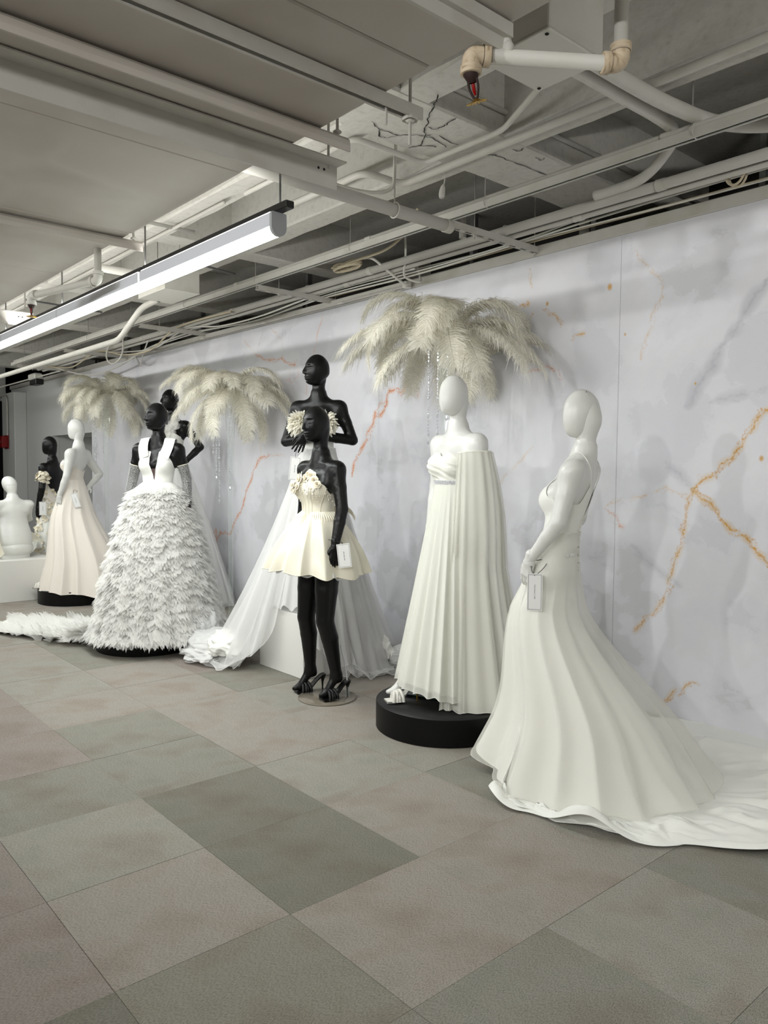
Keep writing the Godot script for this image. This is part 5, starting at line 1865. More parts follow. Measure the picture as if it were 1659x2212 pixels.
# ---- nearest: white mannequin in a smooth A-line with a train
func satin_train_gown() -> void:
	var at := Vector3(-2.25, 0, -3.22)
	var turn := deg_to_rad(-68)
	var lean := 0.20
	var arm := [Vector3(0.208, 1.275, -0.02), Vector3(0.180, 1.085, 0.085), Vector3(-0.20, -0.93, 0.22), Vector3(-0.5, 0.1, 0.9)]
	mannequin("glossy white faceless mannequin at right, wearing the plain gown with the long train", at, turn, M.white_gloss, {"arms": {"L": arm, "R": arm}, "lean": lean, "yaw": deg_to_rad(50), "pitch": 0.10, "cut": 1.1}, "white mannequins")
	var g := gown("plain white A-line gown with thin straps, back buttons and a long train, at right", at, turn)
	var top := func(a): return knots([[0, 1.405], [0.12, 1.41], [0.50, 1.485], [0.62, 1.47], [1.1, 1.395], [1.6, 1.37], [2.2, 1.36], [2.62, 1.445], [2.75, 1.44], [3.15, 1.27]], absf(a))
	var bottom := func(_a): return 1.215
	var b := bodice(top, bottom, 0.006, lean)
	obj("bodice", b.smooth(), M.white_crepe, g)
	obj("neckline_binding", hem_tube(b, 26, 96, true, 0.0022), M.white_crepe, g)
	for s in [-1.0, 1.0]:
		var pts := []
		for q in [on_torso(1.484, 0.50 * s, 0.007), Vector3(0.092 * s, 1.555, 0.045), Vector3(0.105 * s, 1.606, 0.0), Vector3(0.112 * s, 1.598, -0.045), Vector3(0.108 * s, 1.53, -0.095), on_torso(1.443, 2.64 * s, 0.007)]:
			pts.append(lean_of(q, lean))
		obj("strap", tube_mesh(curve_path(pts, 6), 0.0028, 6), M.white_crepe, g)
	var table := [[13, 0.46, 0.13, 0.0], [34, 0.41, 0.04, 0.0], [80, 0.50, 0.012, 0.04], [109, 0.53, 0.012, 0.08], [135, 0.56, 0.012, 0.22], [156, 0.60, 0.012, 0.38], [180, 0.64, 0.012, 0.85], [205, 0.66, 0.012, 0.9], [250, 0.60, 0.012, 0.60], [300, 0.48, 0.012, 0.12], [340, 0.46, 0.10, 0.0]]
	var sk := skirt(table, {"y0": 1.225, "off": 0.007, "lean": lean, "amp": 0.050, "folds": 6.0, "fold_start": 1.7, "power": 1.5, "seed": 2.2, "rows": 64, "cols": 300, "hemwave": 0.006})
	obj("skirt", sk.smooth(), M.white_crepe, g)
	obj("hem", hem_tube(sk, 64, 300, true, 0.003), M.white_crepe, g)
	# sheer outer layer, its edge lifted in waves off the lining
	var t2 := []
	for q in table: t2.append([q[0], q[1] + 0.025, maxf(q[2] - 0.02, 0.03), 0.0])
	var ov := skirt(t2, {"y0": 1.222, "off": 0.0095, "lean": lean, "amp": 0.052, "folds": 6.0, "fold_start": 1.7, "power": 1.5, "seed": 2.25, "rows": 50, "cols": 300, "hemwave": 0.02})
	obj("organza_overlay", ov.smooth(), M.organza, g)
	obj("overlay_hem", hem_tube(ov, 50, 300, true, 0.002), M.organza, g)
	# the turned-up facing along the near side of the hem
	var mb := MB.new()
	var cols := 90
	var rows := 9
	var pts := PackedVector3Array()
	for j in rows:
		var t := float(j) / (rows - 1)
		for i in cols:
			var s := float(i) / (cols - 1)
			var deg := lerpf(52.0, 168.0, s)
			var h := table_at(table, deg)
			var a := deg_to_rad(deg)
			var lift := 0.5 + 0.5 * sin(s * 15.0 + 0.6)
			lift = lift * lift * (0.35 + 0.65 * sin(minf(s * 1.3, 1.0) * PI))
			var r := h.x + h.z + 0.03 + 0.085 * t + 0.03 * sin(s * 15.0)
			var y := 0.012 + 0.115 * lift * sin(t * 2.3) + 0.014 * absf(sin(s * 40.0)) * (1.0 - t)
			pts.append(Vector3(sin(a) * (r - 0.075), y, cos(a) * (r - 0.075)))
	mb.grid(pts, rows, cols)
	obj("hem_facing", mb.smooth(), M.white_crepe, g)
	# covered buttons down the back
	mb = MB.new()
	for k in 46:
		var t := k / 45.0
		var y := lerpf(1.30, 0.52, t)
		var q: Vector3
		var a := PI - 0.12
		if y > 1.2:
			q = lean_of(on_torso(y, a, 0.010), lean)
		else:
			var j := (1.225 - y) / (1.225 - 0.012)
			var row := clampi(int((1.0 - pow(1.0 - j, 1.0 / 1.5)) * 0.72 * 63), 0, 62)
			q = sk.v[row * 300 + int(300 * (0.5 + a / TAU)) % 300] + Vector3(sin(a), 0.25, cos(a)) * 0.007
		mb.ball(q, Vector3.ONE * 0.0048, 5)
	var bt := obj("button_row", mb.smooth(), M.pearl, g)
	bt.set_meta("kind", "stuff")
	swing_tag("swing tag with black lettering hanging from the wrist of the right-hand mannequin", Vector3(-2.305, 1.020, -2.955), deg_to_rad(37), 0.0, Vector2(0.072, 0.178), "Kelly Faetanini | 1098", [Vector3(-2.305, 1.020, -2.952), Vector3(-2.335, 1.05, -2.965), Vector3(-2.335, 1.085, -2.99), Vector3(-2.30, 1.09, -3.04), Vector3(-2.285, 1.06, -3.0), Vector3(-2.302, 1.022, -2.957)])
	sandal("white shoe tip showing under the hem of the plain train gown", Vector3(-2.50, 0.0, -3.075), deg_to_rad(-70), M.white_leather, "")


# ---- white mannequin in a pleated chiffon gown with a cape sleeve
func chiffon_cape_gown() -> void:
	var at := Vector3(-3.19, 0.157, -3.32)
	var turn := deg_to_rad(-4)
	var arms := hanging_arms(0.212, 0.218)
	mannequin("glossy white faceless mannequin on the round plinth, in the draped chiffon gown", at, turn, M.white_gloss, {"arms": arms, "yaw": deg_to_rad(8), "legs": true, "cut": 0.86, "leg_R": [Vector3(-0.12, 0.55, 0.12), Vector3(-0.160, 0.16, 0.215), -0.60], "leg_L": [Vector3(0.04, 0.54, -0.01), Vector3(-0.03, 0.16, -0.06), -0.7]}, "white mannequins")
	var g := gown("pleated ivory chiffon gown with ruched bodice, jewelled belt and a cape sleeve", at, turn)
	var top := func(a): return knots([[0, 1.445], [0.35, 1.468], [0.9, 1.455], [1.6, 1.41], [3.15, 1.36]], absf(a))
	var bottom := func(_a): return 1.285
	var mb := MB.new()
	var rows := 40
	var cols := 128
	var pts := PackedVector3Array()
	for j in rows:
		var t := float(j) / (rows - 1)
		for i in cols:
			var a := -PI + TAU * i / (cols - 1)
			var y: float = lerpf(bottom.call(a), top.call(a), t)
			var ph := y * 150.0 + a * 9.0 + 2.0 * sin(a * 2.0 + y * 20.0)
			pts.append(on_torso(y, a, 0.010 + 0.0028 * sin(ph) + 0.0015 * sin(ph * 1.7 + 1.0)))
	mb.grid(pts, rows, cols)
	obj("bodice", mb.smooth(), M.chiffon, g)
	# belt of stones
	mb = MB.new()
	for k in 150:
		var a := TAU * k / 150
		for row in 2:
			mb.ball(on_torso(1.287 + 0.011 * row + 0.003 * sin(k * 2.3), a + 0.02 * row, 0.015), Vector3(0.0065, 0.0055, 0.0045) * (0.8 + 0.4 * absf(sin(k * 1.7))), 4)
	var belt := obj("jewelled_belt", mb.flat(), M.crystal, g)
	belt.set_meta("label", "belt of clear rhinestones")
	belt.set_meta("kind", "stuff")
	var table := [[0, 0.32, 0.125, 0.0], [90, 0.30, 0.07, 0.0], [180, 0.33, 0.05, 0.0], [270, 0.33, 0.12, 0.0]]
	var sk := skirt(table, {"y0": 1.288, "off": 0.012, "amp": 0.036, "folds": 12.0, "power": 1.0, "seed": 4.1, "rows": 50, "cols": 360, "hemwave": 0.007})
	obj("skirt", sk.smooth(), M.chiffon, g)
	obj("hem", hem_tube(sk, 50, 360, true, 0.0022), M.chiffon, g)
	var t2 := []
	for q in table: t2.append([q[0], q[1] + 0.01, q[2] - 0.035, 0.0])
	var ov := skirt(t2, {"y0": 1.288, "off": 0.015, "amp": 0.038, "folds": 12.0, "power": 1.0, "seed": 4.1, "rows": 40, "cols": 360, "hemwave": 0.008})
	obj("sheer_layer", ov.smooth(), M.chiffon_sheer, g)
	obj("layer_hem", hem_tube(ov, 40, 360, true, 0.002), M.chiffon_sheer, g)
	# cape sleeve gathered on a band round the upper arm, falling to the plinth
	for sgn in [1.0]:
		var topline := curve_path([Vector3(0.118 * sgn, 1.462, 0.088), Vector3(0.165 * sgn, 1.468, 0.075), Vector3(0.215 * sgn, 1.472, 0.045), Vector3(0.243 * sgn, 1.472, -0.015), Vector3(0.225 * sgn, 1.468, -0.07), Vector3(0.16 * sgn, 1.46, -0.10)], 30)
		var low := curve_path([Vector3(0.14 * sgn, 0.012, 0.22), Vector3(0.25 * sgn, 0.008, 0.17), Vector3(0.36 * sgn, 0.012, 0.06), Vector3(0.40 * sgn, 0.02, -0.10), Vector3(0.36 * sgn, 0.015, -0.28), Vector3(0.22 * sgn, 0.01, -0.40)], 30)
		if sgn < 0.0:
			low = curve_path([Vector3(-0.14, 0.03, -0.05), Vector3(-0.25, 0.03, -0.08), Vector3(-0.33, 0.04, -0.14), Vector3(-0.33, 0.04, -0.24), Vector3(-0.28, 0.03, -0.32), Vector3(-0.18, 0.03, -0.38)], 30)
		for layer in 2:
			var cm := MB.new()
			var cr := 40
			var cp := PackedVector3Array()
			var n := topline.size()
			for j in cr:
				var t := float(j) / (cr - 1)
				for i in n:
					var s := float(i) / (n - 1)
					var p := topline[i].lerp(low[i], pow(t, 1.0))
					var out := Vector3(topline[i].x, 0, topline[i].z * 1.4 + 0.02).normalized()
					# bulges over the elbow, then hangs straight
					p += out * (0.030 * sin(minf(t * 2.2, 1.0) * PI) - 0.035 * sin(t * PI))
					var w := sin(s * 58.0 + 2.0 * sin(s * 9.0) + layer * 1.3) * 0.6 + 0.5 * sin(s * 31.0 + layer)
					p += out * w * (0.004 + 0.024 * t)
					p += out * 0.012 * layer
					cp.append(p)
			cm.grid(cp, cr, n)
			obj("cape_sleeve" if layer == 0 else "cape_outer_layer", cm.smooth(), M.chiffon_sheer if layer == 0 else M.organza, g)
			obj("cape_hem", hem_tube(cm, cr, n, false, 0.0022), M.chiffon_sheer, g)
		obj("sleeve_band", tube_mesh(topline, 0.006, 8), M.chiffon, g)
	sandal("white woven sandal with a thin gold heel on the black plinth", Vector3(-3.307, 0.157, -3.067), deg_to_rad(-25), M.white_leather, "", M.brass)
	sandal("white woven sandal half hidden under the chiffon hem behind the other", Vector3(-3.24, 0.157, -3.36), deg_to_rad(-32), M.white_leather, "", M.brass)


# ---- black mannequin in a short satin dress
func short_rose_dress() -> void:
	var at := Vector3(-4.137, 0, -3.012)
	var turn := deg_to_rad(2)
	var arms := hanging_arms(0.205, 0.212)
	arms["L"] = [Vector3(0.236, 1.268, -0.005), Vector3(0.268, 1.035, 0.080), Vector3(0.05, -1, 0.05), Vector3(-0.25, 0, 1)]
	mannequin("black mannequin with closed eyes standing in front, in the short satin dress", at, turn, M.black_satin, {"arms": arms, "face": true, "yaw": deg_to_rad(2), "pitch": 0.06, "legs": true, "cut": 0.86, "head_at": Vector3(0, 1.815, 0.022), "leg_L": [Vector3(0.098, 0.53, 0.02), Vector3(0.112, 0.168, -0.065), -0.12], "leg_R": [Vector3(-0.105, 0.53, 0.02), Vector3(-0.150, 0.158, -0.052), -0.26]}, "black mannequins")
	var g := gown("short ivory satin dress with cloth roses at the bust and a flared skirt", at, turn)
	var top := func(a): return knots([[0, 1.43], [0.4, 1.465], [0.9, 1.43], [1.5, 1.375], [2.2, 1.33], [3.15, 1.30]], absf(a))
	var bottom := func(a): return 1.245 - 0.075 * exp(-pow(a / 0.22, 2.0))
	var b := bodice(top, bottom, 0.007, 0.0)
	obj("bodice", b.smooth(), M.ivory_satin, g)
	obj("neckline_binding", hem_tube(b, 26, 96, true, 0.002), M.ivory_satin, g)
	for a in [-1.2, -0.55, -0.2, 0.2, 0.55, 1.2]:
		var p := []
		for k in 9:
			var t := k / 8.0
			p.append(on_torso(lerpf(bottom.call(a), 1.40, t), a * lerpf(0.85, 1.0, t), 0.0085))
		obj("boning_seam", tube_mesh(curve_path(p, 3), 0.0018, 6), M.ivory_satin, g)
	var sk := skirt([[0, 0.345, 0.875, 0.0], [90, 0.315, 0.83, 0.0], [180, 0.33, 0.86, 0.0], [270, 0.345, 0.875, 0.0]], {"y0": 1.247, "off": 0.006, "amp": 0.055, "folds": 7.0, "power": 0.72, "belly": 0.10, "seed": 6.3, "rows": 40, "cols": 300, "hemwave": 0.008, "dip": func(a): return -0.075 * exp(-pow(a / 0.22, 2.0))})
	obj("skirt", sk.smooth(), M.ivory_satin, g)
	obj("hem", hem_tube(sk, 40, 300, true, 0.0028), M.ivory_satin, g)
	var pc := skirt([[0, 0.305, 0.865, 0.0], [90, 0.28, 0.825, 0.0], [180, 0.30, 0.85, 0.0], [270, 0.305, 0.865, 0.0]], {"y0": 1.20, "off": 0.004, "amp": 0.03, "folds": 11.0, "power": 0.8, "seed": 6.6, "rows": 20, "cols": 200})
	obj("petticoat", pc.smooth(), M.tulle_dense, g)
	# gathers at the waist
	var mb := MB.new()
	for k in 70:
		var a := -PI + TAU * k / 70
		var dip := -0.075 * exp(-pow(a / 0.22, 2.0))
		var q0 := on_torso(1.247 + dip, a, 0.007)
		var q1 := on_torso(1.19 + dip, a, 0.03) + Vector3(sin(a), 0, cos(a)) * 0.028
		mb.tube(PackedVector3Array([q0, q0.lerp(q1, 0.5) + Vector3(sin(a), 0, cos(a)) * 0.007, q1]), [0.0022, 0.0045, 0.001], 6, false)
	obj("waist_gathers", mb.smooth(), M.ivory_satin, g)
	# roses
	var r := RandomNumberGenerator.new()
	r.seed = 3
	var spots := [[-0.62, 1.475, 0.036], [-0.40, 1.455, 0.040], [-0.56, 1.415, 0.034], [-0.30, 1.41, 0.030], [-0.05, 1.468, 0.036], [0.18, 1.485, 0.041], [0.42, 1.478, 0.037], [0.66, 1.452, 0.033], [-0.42, 1.378, 0.030], [-0.62, 1.382, 0.026], [0.82, 1.425, 0.030]]
	for q in spots:
		var p := on_torso(q[1], q[0], 0.016)
		var o := obj("rose", rose_mesh(r, q[2]), M.rose_cloth, g)
		var nrm := Vector3(sin(q[0]), 0.28, cos(q[0])).normalized()
		o.transform = Transform3D(Basis.looking_at(-nrm, Vector3.UP) * Basis(Vector3.BACK, r.randf() * TAU), p)
	# leaves and beads round the roses
	mb = MB.new()
	for k in 60:
		var a := r.randf_range(-0.85, 1.0)
		var y := r.randf_range(1.36, 1.44)
		var p := on_torso(y, a, 0.012)
		mb.ball(p, Vector3(0.004, 0.009, 0.003) * r.randf_range(0.7, 1.5), 4)
	for k in 120:
		var a := r.randf_range(0.6, 2.6) * (1.0 if r.randf() > 0.35 else -1.0)
		mb.ball(on_torso(r.randf_range(1.31, 1.40), a, 0.010), Vector3.ONE * r.randf_range(0.002, 0.0042), 4)
	var bd := obj("beads", mb.smooth(), M.pearl, g)
	bd.set_meta("kind", "stuff")
	# bow tails at the back
	for s in [-1.0, 1.0]:
		obj("bow_tail", strap([Vector3(0.02 * s, 1.25, -0.10), Vector3(0.07 * s, 1.27, -0.15), Vector3(0.13 * s, 1.24, -0.17), Vector3(0.18 * s, 1.20, -0.16)], 0.045, [Vector3(0, 0.2, -1), Vector3(0, 0.5, -1), Vector3(0.2 * s, 0.4, -1), Vector3(0.5 * s, 0.2, -1)]), M.ivory_satin, g)
	sandal("black woven sandal on the glass disc, the nearer of the black pair", Vector3(-4.0, 0.010, -3.095), deg_to_rad(-7), M.black_leather, "black sandals")
	sandal("black woven sandal on the carpet left of the glass disc", Vector3(-4.264, 0.0, -3.081), deg_to_rad(-15), M.black_leather, "black sandals")
	swing_tag("tilted white swing tag hanging from the black wrist beside the short satin skirt", Vector3(-3.800, 1.048, -2.955), deg_to_rad(54), -0.12, Vector2(0.082, 0.150), "", [Vector3(-3.800, 1.048, -2.953), Vector3(-3.815, 1.06, -2.96), Vector3(-3.86, 1.075, -2.93), Vector3(-3.88, 1.08, -2.90), Vector3(-3.84, 1.07, -2.965), Vector3(-3.802, 1.05, -2.958)])


# ---- black mannequin on the white plinth, feathered bust and tulle
func feather_tulle_gown() -> void:
	var at := Vector3(-4.82, 0.47, -3.50)
	var turn := deg_to_rad(36)
	var arms := {"L": [Vector3(0.268, 1.275, -0.03), Vector3(-0.035, 1.315, 0.185), Vector3(-0.42, -0.88, 0.10), Vector3(-0.7, 0.4, 0.3)], "R": [Vector3(0.268, 1.265, -0.03), Vector3(-0.03, 1.285, 0.150), Vector3(-0.36, -0.92, 0.12), Vector3(-0.7, 0.4, 0.3)]}
	mannequin("tall black mannequin with crossed wrists on the white plinth, head in profile", at, turn, M.black_satin, {"arms": arms, "face": true, "open": true, "yaw": deg_to_rad(-50), "cut": 1.1}, "black mannequins")
	var g := gown("sheer white tulle gown with feathered bust, spread over the white plinth", at, turn)
	var top := func(a): return knots([[0, 1.40], [0.5, 1.45], [1.2, 1.40], [3.15, 1.32]], absf(a))
	var bottom := func(_a): return 1.20
	obj("bodice", bodice(top, bottom, 0.007, 0.0).smooth(), M.white_crepe, g)
	# feathered puffs over the bust
	var r := RandomNumberGenerator.new()
	r.seed = 9
	for s in [-1.0, 1.0]:
		var mb := MB.new()
		var c := Vector3(0.098 * s, 1.405, 0.105)
		for k in 260:
			var d := Vector3(r.randfn(), r.randfn(), absf(r.randfn()) + 0.25).normalized()
			if d.x * s < -0.5: d.x = -d.x
			var side := d.cross(Vector3(r.randfn(), r.randfn(), r.randfn())).normalized()
			var p0 := c + d * 0.035
			var l := r.randf_range(0.05, 0.085)
			var p1 := p0 + d * l * 0.6 + Vector3(0, -0.004, 0)
			var p2 := p0 + d * l + Vector3(0, -0.018, 0)
			var w := 0.011
			mb.grid(PackedVector3Array([p0 - side * w * 0.5, p0 + side * w * 0.5, p1 - side * w, p1 + side * w, p2 - side * w * 0.4, p2 + side * w * 0.4]), 3, 2)
		var o := obj("feather_puff", mb.smooth(), M.feather, g)
		o.set_meta("kind", "stuff")
	var inner := skirt([[0, 0.36, 0.03, 0.0], [90, 0.34, 0.03, 0.0], [180, 0.40, 0.03, 0.0], [270, 0.38, 0.03, 0.0]], {"y0": 1.205, "off": 0.008, "amp": 0.03, "folds": 13.0, "power": 0.95, "seed": 3.3, "rows": 30, "cols": 240, "hemwave": 0.02})
	obj("inner_skirt", inner.smooth(), M.tulle_dense, g)
	# open overskirt in layers, falling past the plinth to the floor
	for layer in 3:
		var k := layer * 0.05
		var tab := [[14, 0.40 - k * 0.5, -0.20 - k, 0.0], [40, 0.50 - k, -0.34 - k, 0.0], [62, 0.56 - k, -0.455, 0.05], [90, 0.60 - k, -0.46, 0.14], [140, 0.70 - k, -0.46, 0.10], [200, 0.80 - k, -0.46, 0.06], [240, 0.92 - k, -0.46, 0.15], [262, 0.98 - k, -0.46, 0.20], [280, 0.88 - k, -0.455, 0.14], [298, 0.70 - k, -0.45, 0.05], [312, 0.55 - k, -0.34 + k, 0.0], [330, 0.42 - k * 0.5, -0.12 + k, 0.0]]
		var a0 := deg_to_rad(16.0 + layer * 8.0)
		var a1 := deg_to_rad(328.0 - layer * 12.0)
		var ov := skirt(tab, {"y0": 1.215, "off": 0.012 + 0.004 * layer, "amp": 0.055, "folds": 12.0 + layer, "power": 1.15, "seed": 5.0 + layer, "rows": 44, "cols": 200, "a0": a0, "a1": a1, "floor": -0.464, "hemwave": 0.03})
		obj("tulle_layer", ov.smooth(), M.tulle, g)
		obj("layer_hem", hem_tube(ov, 44, 200, false, 0.0018), M.tulle_dense, g)
	# rolls of tulle and satin pooled on the floor
	var inv := Transform3D(Basis(Vector3.UP, turn), at).affine_inverse()
	for q in [[Vector3(-5.62, 0.10, -3.02), Vector3(0.30, 0.12, 0.20), 1], [Vector3(-5.30, 0.13, -3.00), Vector3(0.20, 0.13, 0.15), 2], [Vector3(-5.83, 0.15, -3.05), Vector3(0.13, 0.19, 0.15), 3], [Vector3(-4.55, 0.13, -3.86), Vector3(0.17, 0.13, 0.10), 4], [Vector3(-4.28, 0.08, -4.0), Vector3(0.20, 0.09, 0.15), 5], [Vector3(-5.5, 0.06, -2.88), Vector3(0.25, 0.06, 0.14), 6]]:
		var sat: bool = q[2] == 2 or q[2] == 4
		obj("pooled_satin" if sat else "pooled_tulle", crumple(inv * q[0], q[1], q[2], Basis(Vector3.UP, -turn)), M.white_crepe if sat else M.tulle_dense, g)
		if not sat:
			obj("pooled_tulle", crumple(inv * q[0], q[1] * 0.8, q[2] + 10, Basis(Vector3.UP, -turn)), M.tulle, g)
	swing_tag("white swing tag below the crossed black hands in front of the tulle", Vector3(-4.700, 1.600, -3.215), deg_to_rad(54), 0.10, Vector2(0.075, 0.170), "", [Vector3(-4.700, 1.60, -3.215), Vector3(-4.705, 1.64, -3.22), Vector3(-4.72, 1.70, -3.26), Vector3(-4.69, 1.69, -3.29), Vector3(-4.695, 1.62, -3.23)])


# crumpled cloth: a lobed, creased lump
func crumple(c: Vector3, s: Vector3, seed_: int, bs := Basis.IDENTITY) -> ArrayMesh:
	var n := FastNoiseLite.new()
	n.seed = seed_
	n.noise_type = FastNoiseLite.TYPE_SIMPLEX_SMOOTH
	n.frequency = 1.0
	n.fractal_octaves = 2
	var mb := MB.new()
	var pts := PackedVector3Array()
	var rows := 44
	var cols := 96
	for j in rows:
		var v := -0.35 + (PI / 2 + 0.35) * j / (rows - 1)
		for i in cols:
			var u := TAU * i / cols
			var d := Vector3(cos(v) * sin(u), sin(v), cos(v) * cos(u))
			var nn := n.get_noise_3dv(d * 1.2)
			var k := 1.0 + 0.35 * nn + (0.05 * sin(u * 7.0 + v * 3.0 + nn * 9.0 + seed_) + 0.03 * sin(u * 12.0 - v * 5.0 + nn * 14.0)) * cos(v)
			var p := d * s * k
			pts.append(c + bs * Vector3(p.x, maxf(p.y, -c.y * 0.0 - s.y * 0.9), p.z))
	mb.grid(pts, rows, cols, true)
	return mb.smooth()


# ---- black mannequin in the big ruffled gown
func ruffled_gown() -> void:
	var at := Vector3(-6.22, 0.157, -2.85)
	var turn := deg_to_rad(46)
	var a := [Vector3(0.232, 1.275, -0.04), Vector3(0.262, 1.045, 0.02), Vector3(0.0, -1, 0.12), Vector3(-0.25, 0, 1)]
	mannequin("black mannequin with lace gloves standing in the ruffled tulle gown", at, turn, M.black_satin, {"arms": {"L": a, "R": a}, "face": true, "yaw": deg_to_rad(-42), "cut": 1.1, "head_at": Vector3(0, 1.795, 0.022)}, "black mannequins")
	# gloves
	for s in [1.0, -1.0]:
		var gl := thing("lace_glove", "sheer white lace glove on the %s arm of the ruffled gown mannequin" % ("right-hand" if s > 0 else "left-hand"), "glove", at, turn, "lace gloves")
		var sh := Vector3(0.168 * s, 1.518, -0.02)
		var el := Vector3(a[0].x * s, a[0].y, a[0].z)
		var wr := Vector3(a[1].x * s, a[1].y, a[1].z)
		var p := curve_path([sh.lerp(el, 0.52), sh.lerp(el, 0.8), el, el.lerp(wr, 0.35), el.lerp(wr, 0.7), wr + Vector3(0, 0.03, 0)], 6)
		var rr := []
		for k in p.size(): rr.append(lerpf(0.0500, 0.0335, pow(float(k) / (p.size() - 1), 1.6)))
		var mb := MB.new()
		mb.tube(p, rr, 28, false)
		obj("lace", mb.smooth(), M.lace, gl)
		obj("lace_edge", ring_mesh(p[0], 0.0500, 0.003, p[1] - p[0]), M.rose_cloth, gl)
	var g := gown("white ball gown covered in tulle ruffles with a deep V neckline and long train", at, turn)
	var top := func(x): return knots([[0, 1.265], [0.05, 1.27], [0.15, 1.36], [0.40, 1.505], [0.80, 1.51], [1.15, 1.42], [1.6, 1.39], [2.3, 1.42], [3.15, 1.40]], absf(x))
	var bottom := func(_x): return 1.225
	obj("bodice", bodice(top, bottom, 0.008, 0.0).smooth(), M.white_crepe, g)
	var mt := func(_x): return 1.36
	var mbm := func(_x): return 1.26
	obj("neckline_mesh", bodice(mt, mbm, 0.004, 0.0, -0.2, 0.2, 0.0, 6, 12).smooth(), M.skin_mesh, g)
	for s in [-1.0, 1.0]:
		obj("shoulder_strap", strap([on_torso(1.45, 0.60 * s, 0.012), Vector3(0.106 * s, 1.545, 0.058), Vector3(0.106 * s, 1.612, 0.0), Vector3(0.110 * s, 1.592, -0.06), on_torso(1.42, 2.5 * s, 0.010)], 0.085, [Vector3(0.3 * s, 0.2, 1), Vector3(0.2 * s, 0.7, 0.8), Vector3(0.2 * s, 1, 0), Vector3(0.2 * s, 0.7, -0.8), Vector3(0.3 * s, 0.1, -1)]), M.white_crepe, g)
	var table := [[0, 0.50, 0.035, 0.0], [90, 0.50, 0.02, 0.0], [180, 0.52, 0.02, 0.0], [212, 0.55, -0.08, 0.05], [228, 0.56, -0.13, 0.65], [243, 0.58, -0.14, 1.45], [256, 0.58, -0.14, 1.25], [268, 0.56, -0.12, 0.42], [284, 0.51, 0.0, 0.0]]
	var sk := skirt(table, {"y0": 1.245, "off": 0.010, "amp": 0.03, "folds": 10.0, "power": 0.62, "seed": 1.4, "rows": 60, "cols": 200, "floor": -0.150})
	obj("underskirt", sk.smooth(), M.white_crepe, g)
	var r := RandomNumberGenerator.new()
	r.seed = 21
	var bands := 15
	for bnd in bands:
		var mb := MB.new()
		var j0 := 2.0 + 56.0 * bnd / bands
		for k in 430:
			var j := int(clampf(j0 + r.randf() * 4.6, 1, 57))
			var i := r.randi() % 200
			var p := sk.v[j * 200 + i]
			var q := sk.v[(j + 1) * 200 + i]
			var e := sk.v[j * 200 + (i + 1) % 200]
			var down := (q - p)
			var far := Vector2(p.x, p.z).length()
			if down.length() < 0.001: continue
			down = down.normalized()
			var nrm := down.cross(e - p).normalized()
			if nrm.dot(Vector3(p.x, 0.25, p.z)) < 0.0: nrm = -nrm
			down = (down + down.cross(nrm) * r.randf_range(-0.35, 0.35)).normalized()
			ruffle(mb, p, nrm, down, r.randf_range(0.06, 0.13) * (1.4 if far > 0.6 else 1.0), r.randf_range(0.055, 0.11) * (1.25 if far > 0.6 else 1.0), r)
		var o := obj("ruffle_tier", mb.smooth(), M.ruffle_tulle, g)
		o.set_meta("kind", "stuff")
	# long sheer ends along the hem and over the train
	var mb := MB.new()
	for k in 900:
		var i := r.randi() % 200
		var j := 42 if table_at(table, fposmod(rad_to_deg(-PI + TAU * i / 200.0), 360.0)).z > 0.1 else 57
		if j == 42: j = 40 + r.randi() % 18
		var p := sk.v[j * 200 + i]
		var down := (sk.v[(j + 1) * 200 + i] - p).normalized()
		var nrm := down.cross(sk.v[j * 200 + (i + 1) % 200] - p).normalized()
		if nrm.dot(Vector3(p.x, 0.25, p.z)) < 0.0: nrm = -nrm
		ruffle(mb, p, nrm, down, r.randf_range(0.06, 0.15), r.randf_range(0.07, 0.14), r)
	for k in mb.v.size(): mb.v[k].y = maxf(mb.v[k].y, -0.152)
	var fr := obj("hem_ruffles", mb.smooth(), M.ruffle_tulle, g)
	fr.set_meta("kind", "stuff")
	obj("stand_pole", tube_mesh(PackedVector3Array([Vector3(0.0, 0.012, 0.0), Vector3(0.0, 0.5, 0.0)]), 0.03), M.black_metal, g)
	obj("stand_plate", bevel_mesh(Vector3(0.02, 0.007, 0.05), Vector3(0.32, 0.012, 0.28), 0.002), M.black_metal, g)


